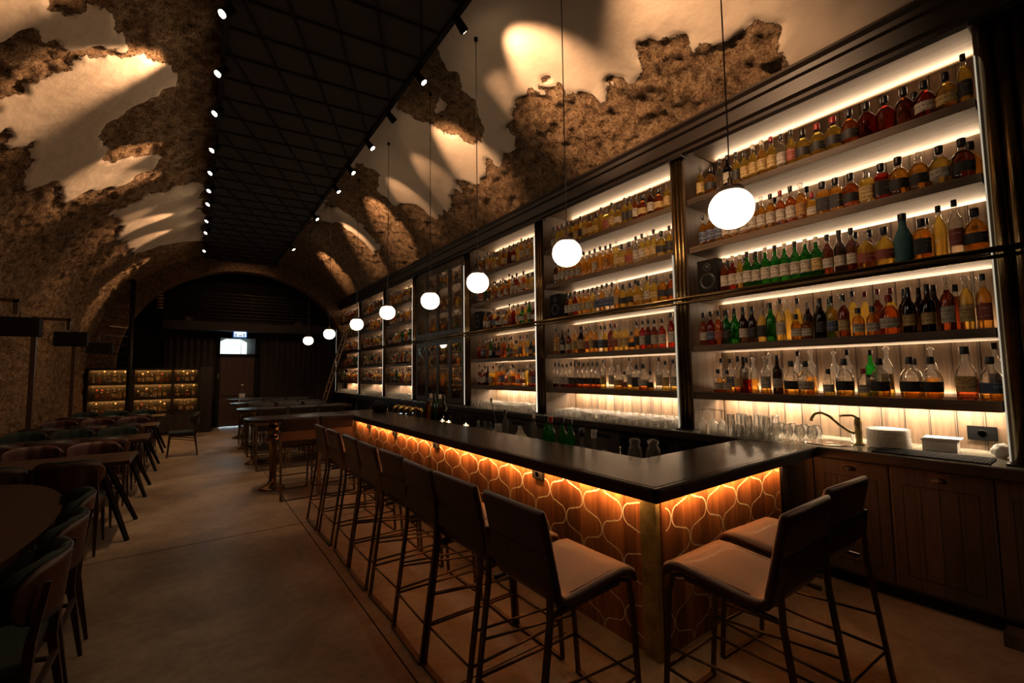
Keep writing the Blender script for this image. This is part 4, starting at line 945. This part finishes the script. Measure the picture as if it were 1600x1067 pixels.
# ------------------------------------------------------------------ pendants
for k, (y, z) in enumerate(((1.17, 2.455), (2.45, 2.51), (3.77, 2.51), (4.88, 2.48), (6.35, 2.51), (7.88, 2.48), (9.5, 2.43), (11.57, 2.43))):
    x = 2.30 if k < 6 else 2.22
    t_ = empty('pendant_lamp', (x, y, z), label='glowing white globe pendant over the bar, %s' % ('nearest the camera' if k == 0 else 'last of the row by the door' if k == 7 else '%s of the row from the near end' % ORD[k]), cat='lamp', group='globe pendants over the bar')
    q = MB(); q.lathe([(.0005, -.104)] + [(.112 * math.sin(a_) ** .92, -.104 * math.cos(a_)) for a_ in [PI * i / 16 for i in range(1, 14)]] + [(.062, .094)], 32); q.build('globe', 'globe', t_)
    q = MB(); q.lathe([(.066, .085), (.07, .10), (.064, .112), (.03, .122), (.014, .13), (.012, .17), (.008, .175), (.0005, .176)], 24); q.build('cap', 'bronze', t_)
    zt = VZ + VB * math.sqrt(1 - ((x - CX) / VA) ** 2) - z - .03
    q = MB(); q.tube([(0, 0, .17), (0, 0, zt)], .0042, 6); q.build('cord', 'wire', t_)
    q = MB(); q.lathe([(.02, zt - .03), (.02, zt), (.0005, zt + .002)], 16); q.build('ceiling_rose', 'black', t_)
# ------------------------------------------------------------------ things on the back counter
def lathe_thing(name, prof, mat, loc, label, cat, group=None, n=16, e=2):
    q = MB(); q.lathe(prof, n, e=e); return tag(q.build(name, mat, loc=loc), label, cat, group)
TUMB = [(.001, .092), (.028, .092), (.031, .088), (.036, .002), (.038, 0), (.034, .002), (.028, .082), (.001, .084)]
tm = lathe_thing('tumbler', TUMB, 'tumbler', (3.99, 2.80, 1.001), 'clear upturned tumbler in the packed rows under the second bottle bay', 'glass', 'upturned tumblers under the second bay', 14)
first = True
for i in range(20):
    for j in range(5):
        p = (3.99 + j * .083, 2.80 + i * .094 + (j % 2) * .03, 1.001)
        if first: first = False; continue
        dup(tm, p)
tt = None
for (y0, n_, m_, g, hh) in ((5.08, 17, 4, 'third', 1.25), (9.6, 14, 3, 'fifth', 1.35), (11.55, 14, 3, 'sixth', 1.35), (13.7, 16, 2, 'last', 1.35)):
    for i in range(n_):
        for j in range(m_):
            p = (3.99 + j * .095, y0 + i * .104, 1.001)
            c = dup(tm, p, label='clear upturned tall glass in the rows under the %s bottle bay' % g, group='upturned glasses under the %s bay' % g); c.scale = (1, 1, hh)
# cluster of glasses left of the sink
WG = [(.001, 0), (.036, 0), (.037, .003), (.006, .008), (.0045, .085), (.012, .10), (.036, .13), (.040, .165), (.033, .215), (.032, .215), (.038, .165), (.034, .133), (.001, .105)]
WI = [(r_, .216 - z_) for r_, z_ in WG][::-1]
for k, (x, y) in enumerate(((4.02, 2.42), (4.05, 2.32), (4.02, 2.23), (4.1, 2.27), (4.12, 2.38))):
    lathe_thing('wine_glass', WI, 'tumbler', (x, y, 1.001), 'upturned stemmed glass at the end of the cluster by the pillar, %s from the pillar' % ORD[k], 'glass', 'upturned stemmed glasses')
for i in range(5):
    for j in range(3):
        c = dup(tm, (4.0 + j * .08, 2.13 - i * .078, 1.001), label='cut glass tumbler in the bright cluster left of the sink', group='tumblers left of the sink'); c.scale = (1.02, 1.02, 1.05)
        if (i + j) % 2 == 0:
            c = dup(tm, (4.0 + j * .08, 2.13 - i * .078, 1.099), label='cut glass tumbler stacked on top in the bright cluster left of the sink', group='stacked tumblers left of the sink'); c.scale = (1.0, 1.0, 1.0)
BG = [(.001, 0), (.03, 0), (.006, .006), (.006, .03), (.030, .05), (.041, .08), (.036, .115), (.028, .14), (.027, .14), (.034, .115), (.039, .08), (.001, .045)]
for i in range(4):
    for j in range(2): lathe_thing('snifter', BG, 'tumbler', (3.99 + j * .09, 1.74 - i * .088, 1.001), 'round-bowled clear snifter glass next to the sink', 'glass', 'snifters by the sink')
# sink and tap
t_ = empty('sink', (4.16, 1.42, 1.001), label='small round metal sink let into the stone back counter', cat='sink')
q = MB(); q.lathe([(.001, .0015), (.11, .0018), (.145, .003), (.165, .007), (.172, .005), (.175, 0)], 36, sy=1.0); q.build('rim', 'chrome', t_)
q = MB(); q.lathe([(.001, .004), (.022, .004), (.025, .002)], 16); q.build('drain', 'bronze', t_)
t_ = empty('tap', (4.22, 1.24, 1.0), label='curved aged brass tap with lever beside the sink', cat='tap')
q = MB(); q.lathe([(.001, 0), (.036, 0), (.036, .012), (.024, .02), (.022, .08), (.027, .10), (.022, .115), (.024, .15), (.028, .165), (.026, .195), (.018, .21), (.001, .213)], 20); q.build('body', 'agedbrass', t_)
q = MB(); q.tube([(0, .015, .085), (-.01, .06, .10), (-.02, .12, .15), (-.03, .18, .21), (-.04, .23, .235), (-.045, .275, .225), (-.048, .30, .19), (-.048, .305, .165)], [.011, .011, .0105, .010, .010, .010, .011, .014], 12); q.build('spout', 'agedbrass', t_)
q = MB(); q.tube([(0, 0, .205), (-.01, .03, .225), (-.03, .09, .222), (-.035, .11, .215)], [.010, .008, .009, .006], 8); q.build('lever', 'agedbrass', t_)
# stack of plates
for k in range(14): lathe_thing('plate', [(.001, 0), (.075, 0), (.128, .010), (.130, .0125), (.075, .004), (.001, .004)], 'porcelain', (4.22 + rnd.uniform(-.002, .002), 1.06 + rnd.uniform(-.002, .002), 1.001 + k * .0098), 'white plate in the stack beside the black mat, %s from the top' % ORD[13 - k], 'plate', 'stack of plates', 32)
c = dup(tm, (4.30, 1.28, 1.001), label='single upturned tumbler between the tap and the plates')
# napkin stack, mat, socket, towel
t_ = empty('napkin_box', (4.36, .80, 1.001), .05, label='white paper napkins piled on a pale box on the back counter', cat='napkins')
q = MB(); q.box(-.065, .065, -.09, .09, 0, .075); q.build('box', 'label_w' if False else 'paper_white', t_)
q = MB()
for k in range(6): q.box(-.078 + .002 * k, .072 + .001 * k, -.10 - .002 * k, .098 - .003 * k, .075 + k * .003, .0775 + k * .003)
q.build('napkins', 'paper_white', t_)
q = MB(); q.box(-.13, .13, -.29, .29, 0, .008, 0, .003)
for k in range(27): q.box(-.122, .122, -.28 + k * .021, -.275 + k * .021, .008, .0105)
tag(q.build('bar_mat', 'rubber', loc=(4.06, .80, 1.001)), 'long black rubber bar mat on the back counter edge', 'mat')
t_ = empty('wall_socket', (4.58, .62, 1.12), label='black double wall socket low on the oak panelling', cat='socket')
q = MB(); q.box(0, .012, -.075, .075, -.05, .05, 0, .003); q.build('plate', 'socket_black', t_)
q = MB()
for y in (-.035, .035): q.lathe([(.001, .004), (.022, .004), (.024, 0)], 16, c=(0, 0, 0)); 
o = q.build('outlet', 'blackmetal', t_); o.rotation_euler = (0, -PI / 2, 0)
q = MB(); b2 = bmesh.new(); bmesh.ops.create_icosphere(b2, subdivisions=3, radius=1)
for v_ in b2.verts:
    n_ = 1 + .18 * math.sin(v_.co.x * 6 + v_.co.z * 4) * math.sin(v_.co.y * 5); v_.co = (v_.co.x * .05 * n_, v_.co.y * .045 * n_, max(-.045, v_.co.z * .045 * n_))
q.add([v_.co[:] for v_ in b2.verts], [[v_.index for v_ in f_.verts] for f_ in b2.faces], 0, True); b2.free()
tag(q.build('crumpled_napkin', 'paper_white', loc=(4.3, .50, 1.046)), 'crumpled white napkin by the nearest brass pillar foot', 'napkin')
q = MB()
for k in range(5):
    q.tube([(.0 + .02 * math.cos(a_ + k) + (k - 2) * .016, .022 * math.sin(a_ * 1.0 + k), .008 + .006 * (k % 3)) for a_ in [2 * PI * i / 14 for i in range(15)]], .0035, 6)
tag(q.build('metal_chain', 'chrome', loc=(3.97, .30, 1.001)), 'small shiny coil of metal chain at the pillar foot', 'chain')

# ------------------------------------------------------------------ inside the bar
q = MB(); q.box(2.51, 2.86, 2.0, 7.3, .78, .80).box(2.83, 2.86, 2.0, 7.3, .0, .86); tag(q.build('speed_rail', 'blackmetal'), 'metal well shelf behind the bar top holding the working bottles', 'shelf')
wz = .801
for k, (x, y) in enumerate(((2.66, 2.15), (2.72, 2.05 + .02))):
    t_ = empty('glass_jar', (x, y + (.0 if k == 0 else -.035), wz), label='wide clear preserving jar with clip lid at the inner bar corner, %s' % ('left of the pair' if k == 0 else 'right of the pair'), cat='jar')
    q = MB(); q.lathe([(.001, 0), (.052, 0), (.056, .01), (.056, .20), (.045, .235), (.034, .25), (.034, .265)], 20); q.build('body', 'clear', t_)
    q = MB(); q.lathe([(.038, .262), (.042, .268), (.04, .285), (.03, .295), (.001, .298)], 20); q.build('lid', 'clear', t_)
    q = MB(); q.tube([(.042, 0, .25), (.05, 0, .27), (.0, .0, .303), (-.05, 0, .27), (-.042, 0, .25)], .0022, 5); q.build('clip', 'chrome', t_)
    q = MB(); q.lathe([(.0505, .004), (.0535, .012), (.0535, .12), (.001, .121)], 20); q.build('contents', 'cork', t_)
for k, y in enumerate((2.34, 2.42, 2.50)):
    lathe_thing('shot_glass', [(.001, .0), (.02, 0), (.026, .06), (.024, .06), (.018, .008), (.001, .008)], 'tumbler', (2.58 + .04 * k, y - .04, .96 if False else wz + .11), 'small clear glass at the inner bar edge, %s from the jars' % ORD[k], 'glass', 'small glasses by the jars')
    lathe_thing('shaker_tin', [(.001, 0), (.034, 0), (.040, .105), (.038, .108), (.001, .108)], 'chrome', (2.58 + .04 * k, y - .04, wz), 'steel tin under a small glass at the inner bar edge, %s from the jars' % ORD[k], 'shaker', 'steel tins by the jars')
FL = [(.001, 0), (.055, 0), (.06, .01), (.05, .06), (.03, .13), (.02, .17), (.022, .24), (.018, .25)]
for k, y in enumerate((2.60, 2.74)):
    t_ = empty('decanter', (2.70, y, wz), label='clear faceted conical decanter between green bottles and jars, %s' % ('nearer the jars' if k == 0 else 'nearer the green bottles'), cat='decanter')
    q = MB(); q.lathe(FL, 12, sm=False); q.build('body', 'clear', t_)
    q = MB(); q.lathe([(.001, .245), (.02, .245), (.024, .27), (.022, .315), (.001, .318)], 14); q.build('stopper', 'tumbler' if k == 0 else 'cap_black', t_)
for k, y in enumerate((2.88, 3.02, 3.14, 3.24)):
    bottle('b' + 'g' + 'kkrk'[k] + 'n', 2.70 + .03 * (k % 2), y, wz + .02, 5, 'green bottle with long %s neck behind the bar top, %s from the decanters' % ('red' if k == 2 else 'black', ORD[k]), 'green bottles behind the bar', .9, 1.12)
lathe_thing('decanter', [(.001, 0), (.07, 0), (.085, .02), (.088, .07), (.07, .12), (.035, .16), (.022, .19), (.022, .22), (.001, .221)], 'cushion_green' if False else 'tumbler', (2.70, 3.62, wz + .03), 'round decanter of cloudy pale juice behind the bar top', 'decanter', None, 20)
q = MB(); q.lathe([(.001, .004), (.066, .004), (.081, .022), (.083, .07), (.066, .115), (.05, .13), (.001, .131)], 20); tag(q.build('juice', 'juice' if 'juice' in M else plain('juice', (.50, .42, .20), .5), loc=(2.70, 3.62, wz + .031)), 'cloudy pale yellow juice filling the round decanter', 'juice')
bottle('tcwn', 2.72, 3.42, wz + .02, 5, 'clear bottle with silver pourer beside the round juice decanter', None, .4, 1.05)
bottle('tckn', 2.68, 3.86, wz + .02, 5, 'clear bottle with black stopper just past the juice decanter', None, .3, 1.1)
t_ = empty('utensil_jar', (2.70, 4.02, wz), label='tall clear glass holding a long black bar spoon', cat='jar')
q = MB(); q.lathe([(.001, 0), (.038, 0), (.042, .01), (.042, .24), (.039, .24), (.039, .02), (.001, .018)], 18); q.build('glass', 'tumbler', t_)
q = MB(); q.tube([(0, .0, .02), (.0, .06, .28), (.0, .13, .47)], .004, 6); q.lathe([(.0005, -.03), (.014, -.012), (.016, .005), (.009, .02), (.0005, .024)], 12, c=(0, .135, .49), sy=.5)
tag(q.build('bar_spoon', 'blackmetal', loc=(2.70, 4.02, wz)), 'long black bar spoon leaning in a tall glass behind the bar', 'spoon')
for k, y in enumerate((4.18, 4.30, 4.44)):
    bottle('d' + 'k' + 'kn', 2.70, y, wz + .03, 5, 'small dark bottle in the bar well, %s past the tall spoon glass' % ORD[k], 'small dark bottles in the bar well', .9, 1.0)
for k, y in enumerate((4.55, 4.98, 5.16)):
    t_ = empty('tea_light', (2.60, y, .955), label='bright tea light candle at the inner bar edge, %s past the spoon glass' % ORD[k], cat='candle', group='tea lights behind the bar')
    q = MB(); q.lathe([(.001, 0), (.03, 0), (.034, .045), (.031, .045), (.027, .008), (.001, .008)], 16); q.build('holder', 'tumbler', t_)
    q = MB(); q.lathe([(.0005, .02), (.007, .028), (.009, .036), (.004, .048), (.0005, .054)], 10); q.build('flame', 'flame', t_)
    q = MB(); q.box(-.03, .03, -.03, .03, -.155, 0); q.build('stand', 'blackmetal', t_)
for k, y in enumerate((5.32, 5.42, 5.50, 5.60, 5.70, 5.79)):
    bottle('t' + 'kmgkam'[k] + 'kwk'[k % 3] + 'n', 2.70, y, wz + .04, 5, 'tall %s pouring bottle behind the bar, %s past the tea lights' % (LN['kmgkam'[k]], ORD[k]), 'tall bottles behind the bar', .9, 1.35)
for k, y in enumerate((6.0, 6.22, 6.44, 6.66)):
    t_ = empty('beer_tap', (2.68, y, wz), label='polished brass beer tap behind the bar, %s from the tall pouring bottles' % ORD[k], cat='beer tap', group='brass beer taps')
    q = MB(); q.lathe([(.03, 0), (.03, .02), (.02, .03), (.018, .2), (.03, .24), (.03, .28), (.001, .30)], 16); q.build('column', 'brass', t_)
    q = MB(); q.tube([(-.02, 0, .26), (-.08, 0, .30), (-.15, 0, .27), (-.17, 0, .20)], [.016, .03, .026, .012], 12); q.build('spout', 'brass', t_)
    q = MB(); q.tube([(-.06, 0, .31), (-.05, 0, .40)], [.008, .014], 8); q.build('handle', 'cap_black', t_)
q = MB(); b2 = bmesh.new(); bmesh.ops.create_icosphere(b2, subdivisions=3, radius=1)
for v_ in b2.verts: v_.co = (v_.co.x * .10, v_.co.y * .22, max(-.07, v_.co.z * .11 * (1 + .15 * math.sin(v_.co.y * 4))))
q.add([v_.co[:] for v_ in b2.verts], [[v_.index for v_ in f_.verts] for f_ in b2.faces], 0, True); b2.free()
tag(q.build('folded_cloth', 'black', loc=(2.40, 6.95, 1.071)), 'dark folded cloth heaped on the far end of the bar top', 'cloth')

# ------------------------------------------------------------------ posts and speakers by the stone wall
for k, (y, xa, w_) in enumerate(((7.6, -1.74, .36), (9.74, -1.65, .38), (12.5, -1.67, .40))):
    t_ = empty('speaker_post', (-2.02, y, 0), label='slim bronze gooseneck post by the stone wall, %s' % ('nearest the camera' if k == 0 else 'middle of three' if k == 1 else 'nearest the bottle cabinets'), cat='post', group='gooseneck posts')
    q = MB(); q.tube([(0, 0, 0), (0, 0, 2.55)], .04, 4, sm=False).tube([(-.03, 0, 2.52), (xa + 2.05, 0, 2.52)], .03, 4, sm=False).tube([(xa + 2.02, 0, 2.53), (xa + 2.02, 0, 2.36)], .03, 4, sm=False); q.build('post', 'bronze', t_)
    q = MB(); q.box(-.08, .08, -.08, .08, 0, .012); q.build('foot_plate', 'bronze', t_)
    s_ = empty('hanging_speaker', (xa + .04, y, 2.32), label='black box speaker hanging from the %s gooseneck post' % ('nearest' if k == 0 else 'middle' if k == 1 else 'farthest'), cat='loudspeaker', group='hanging speakers')
    q = MB(); q.box(-w_ / 2, w_ / 2, -.09, .09, -.22, 0, 0, .01); q.build('cabinet', 'black', s_)
    q = MB()
    q.tube([(-.01 - w_ / 2 - .06 * math.sin(a_), 0, -.11 + .09 * math.cos(a_)) for a_ in [PI * i / 10 for i in range(11)]], .006, 6); q.tube([(0, 0, 0), (0, 0, .04)], .01, 6); q.build('yoke', 'bronze', s_)

# ------------------------------------------------------------------ end of the hall
# bottle cabinets
for k, (x0, x1) in enumerate(CABS):
    t_ = empty('bottle_cabinet', ((x0 + x1) / 2, 15.6, 0), label='dark glass-fronted bottle cabinet by the end wall, %s' % ['against the stone wall', 'middle of three', 'nearest the exit door'][k], cat='cabinet', group='bottle cabinets by the end wall')
    h = (x1 - x0) / 2 + .03
    q = MB(); q.box(-h, -h + .03, -.14, .16, 0, 1.84).box(h - .03, h, -.14, .16, 0, 1.84).box(-h, h, .13, .16, 0, 1.84).box(-h, h, -.14, .16, 1.80, 1.84).box(-h, h, -.14, .16, .0, .60)
    for z in (1.0, 1.41): q.box(-h, h, -.12, .13, z, z + .028)
    q.build('carcass', 'cornice_wood', t_)
    q = MB(); q.box(-h + .03, h - .03, .118, .128, .62, 1.79); q.build('mirror', 'black', t_)
    d_ = MB(); d_.box(-h, h, -.165, -.142, .08, .56, 0, .003); d_ = d_.build('door', 'cabinet_wood', t_)
    q = MB(); q.box(-h + .03, h - .03, -.139, -.135, .61, 1.79); q.build('pane', 'clear', t_)
for z in (.985, 1.395, 1.785):
    area('cabinet_light', (-1.06, 15.50, z), 2.2, .02, 6, AMB, (0, 0, 0))
q = MB(); q.box(.125, .42, 15.46, 15.9, 0, 1.86); tag(q.build('tall_cupboard', 'cornice_wood'), 'plain dark cupboard between the bottle cabinets and the curtain', 'cupboard')
# door with transom
dr = empty('door_1', (1.11, 16.72, 0)); tag(dr, 'brown exit door with push bar and glazed transom', 'door', kind='structure')
q = MB(); q.box(-.47, .47, -.02, .03, .04, 2.2, 0, .004); q.build('leaf', 'doorwood', dr)
q = MB(); q.box(-.56, -.48, -.04, .05, 0, 2.86).box(.48, .56, -.04, .05, 0, 2.86).box(-.56, .56, -.04, .05, 2.2, 2.30).box(-.56, .56, -.04, .05, 2.80, 2.86); q.build('frame', 'black', dr)
q = MB(); q.box(-.42, .42, -.05, -.03, .98, 1.01); q.build('push_bar', 'chrome', dr)
q = MB(); q.box(-.52, -.50, -.06, -.03, 1.5, 1.66); q.build('hinge', 'brass', dr)
q = MB(); q.box(-.48, .48, 0, .006, 2.30, 2.80); q.build('pane', 'clear', dr)
q = MB(); q.prism([(-.48, 2.31), (.27, 2.31), (.27, 2.70), (.08, 2.80), (-.32, 2.80), (-.48, 2.71)], .35, .36, 0, 'y'); q.build('daylight_beyond', 'daylight', dr)
q = MB()
for z in (2.39, 2.52, 2.64): q.box(-.44, .06, .33, .34, z, z + .012)
q.box(.10, .115, .33, .34, 2.31, 2.78); q.build('window_bars', 'curtain', dr)
area('door_light', (1.0, 16.9, 2.55), .7, .4, 6, (.7, .95, 1), (-PI / 2, 0, 0))
area('threshold_light', (1.11, 16.70, .035), .9, .02, .9, (.7, .9, 1), (-1.3, 0, 0))
# exit sign
t_ = empty('exit_sign', (1.13, 16.35, 2.93), label='small blue and white lit exit sign above the door', cat='sign')
q = MB(); q.box(-.19, .19, -.03, .03, -.13, .11, 0, .005); q.build('housing', 'sign_blue', t_)
q = MB(); q.box(-.165, .165, -.034, -.031, -.105, .06); f_ = q.build('face', 'sign_lit', t_)
q = MB()
for x in (-.115, .105):
    q.box(x - .012, x + .012, -.038, -.034, -.10, -.02); q.box(x - .035, x + .03, -.038, -.034, -.03, -.012); q.lathe([(.0005, .002), (.014, .002), (.014, -.002)], 10, c=(x, -.036, 0))
q.box(-.05, .03, -.038, -.034, -.075, -.055).prism([(.02, -.09), (.055, -.065), (.02, -.04)], -.038, -.034, 0, 'y')
q.build('pictogram', 'sign_blue', t_)
# pleated curtains
def curtain(x0, x1, y, z1, label):
    n_ = int((x1 - x0) / .03); vs = []
    for i in range(n_ + 1):
        x = x0 + (x1 - x0) * i / n_; d = .045 * math.sin(i * 1.15) + .012 * math.sin(i * .37)
        for z in (.03, z1 * .5, z1): vs.append((x, y + d * (1 if z < z1 else .8), z))
    vs2 = [(a_, b_ + .008, c_) for a_, b_, c_ in vs]; b = len(vs); fs = []
    for i in range(n_):
        for j in range(2): a_ = i * 3 + j; fs += [(a_, a_ + 3, a_ + 4, a_ + 1), (b + a_, b + a_ + 1, b + a_ + 4, b + a_ + 3)]
    q = MB(); q.add(vs + vs2, fs, 0, True); tag(q.build('curtain', 'curtain'), label, 'curtain')
curtain(-.75, .52, 16.62, 2.75, 'dark pleated curtain between the bottle cabinets and the exit door')
curtain(1.74, 4.5, 16.62, 2.75, 'wide dark pleated curtain between the exit door and the ladder')
# mezzanine
t_ = empty('mezzanine', (1.4, 16.5, 3.0), label='dark mezzanine gallery with horizontal rail bars over the end wall', cat='mezzanine')
q = MB(); q.box(-2.2, 2.9, -.28, .8, 0, .26); q.build('deck', 'raftfelt', t_)
q = MB()
for k in range(9): q.tube([(-2.15, -.25, .30 + k * .108), (2.7, -.25, .30 + k * .108)], .009, 6)
q.build('rail_bars', 'bronze', t_)
for x in (-2.15, -1.2, 0, 1.2, 2.4):
    q = MB(); q.tube([(x, -.25, .26), (x, -.25, 1.2)], .016, 6); q.build('post', 'blackmetal', t_)
for k, x in enumerate((-.35, 2.75)):
    q = MB(); q.lathe([(.001, 0), (.16, 0), (.17, .06), (.12, .16), (.05, .2), (.001, .2)], 16); tag(q.build('drum_lamp', 'bronze', loc=(x + .1, 16.6, 3.261)), 'dim brown lamp standing on the mezzanine deck, %s' % ('near the spiral stair' if k == 0 else 'on the ladder side'), 'lamp')
# spiral stair
t_ = empty('spiral_stair', (-1.38, 15.05, 0), label='dark metal spiral staircase rising to the mezzanine beside the arch', cat='staircase')
q = MB(); q.tube([(0, 0, 0), (0, 0, 4.15)], .055, 14); q.build('centre_post', 'blackmetal', t_)
for k in range(15):
    a_ = -1.4 + k * .42; z = .22 * (k + 1)
    if z < 1.9 : continue
    q = MB(); q.prism([(.05 * math.cos(a_), .05 * math.sin(a_)), (.52 * math.cos(a_ - .2), .52 * math.sin(a_ - .2)), (.52 * math.cos(a_ + .24), .52 * math.sin(a_ + .24))], z, z + .03); q.build('tread', 'bronze', t_)
q = MB(); q.tube([(.52 * math.cos(-1.4 + u * .42), .52 * math.sin(-1.4 + u * .42), .22 * (u + 1) + .9) for u in [8 + .5 * i for i in range(15)]], .014, 6); q.build('handrail', 'bronze', t_)
# brass lantern by the stair
t_ = empty('hanging_lantern', (-.82, 15.2, 3.45), label='small brass lantern of stacked rings hanging before the mezzanine rail', cat='lamp')
q = MB()
for k in range(6): q.lathe([(.05, k * .085), (.075, k * .085 + .01), (.075, k * .085 + .03), (.05, k * .085 + .04)], 16)
q.build('ring', 'brass', t_)
q = MB(); q.tube([(0, 0, -.02), (0, 0, 1.1)], .01, 6); q.build('rod', 'blackmetal', t_)
# ladder
t_ = empty('ladder', (3.45, 14.4, 0), label='pale wooden library ladder leaning at the far end of the back bar', cat='ladder')
def lad(u, s_): return (-.35 + .5 * u, .9 * (1 - u) * 1 - .4 + s_ * .0, 2.95 * u)
for s_ in (-1, 1):
    q = MB(); q.tube([(-.3, s_ * .22 + .55, 0), (.30, s_ * .20 - .55, 3.0)], .035, 4, sy=.6, sm=False); q.build('rail', 'ladder_wood', t_)
for k in range(10):
    u = (k + .7) / 10.4
    q = MB(); x, y, z = -.3 + .6 * u, .55 - 1.1 * u, 3.0 * u; q.tube([(x, y - .21, z), (x, y + .21, z)], .018, 6); q.build('rung', 'ladder_wood', t_)
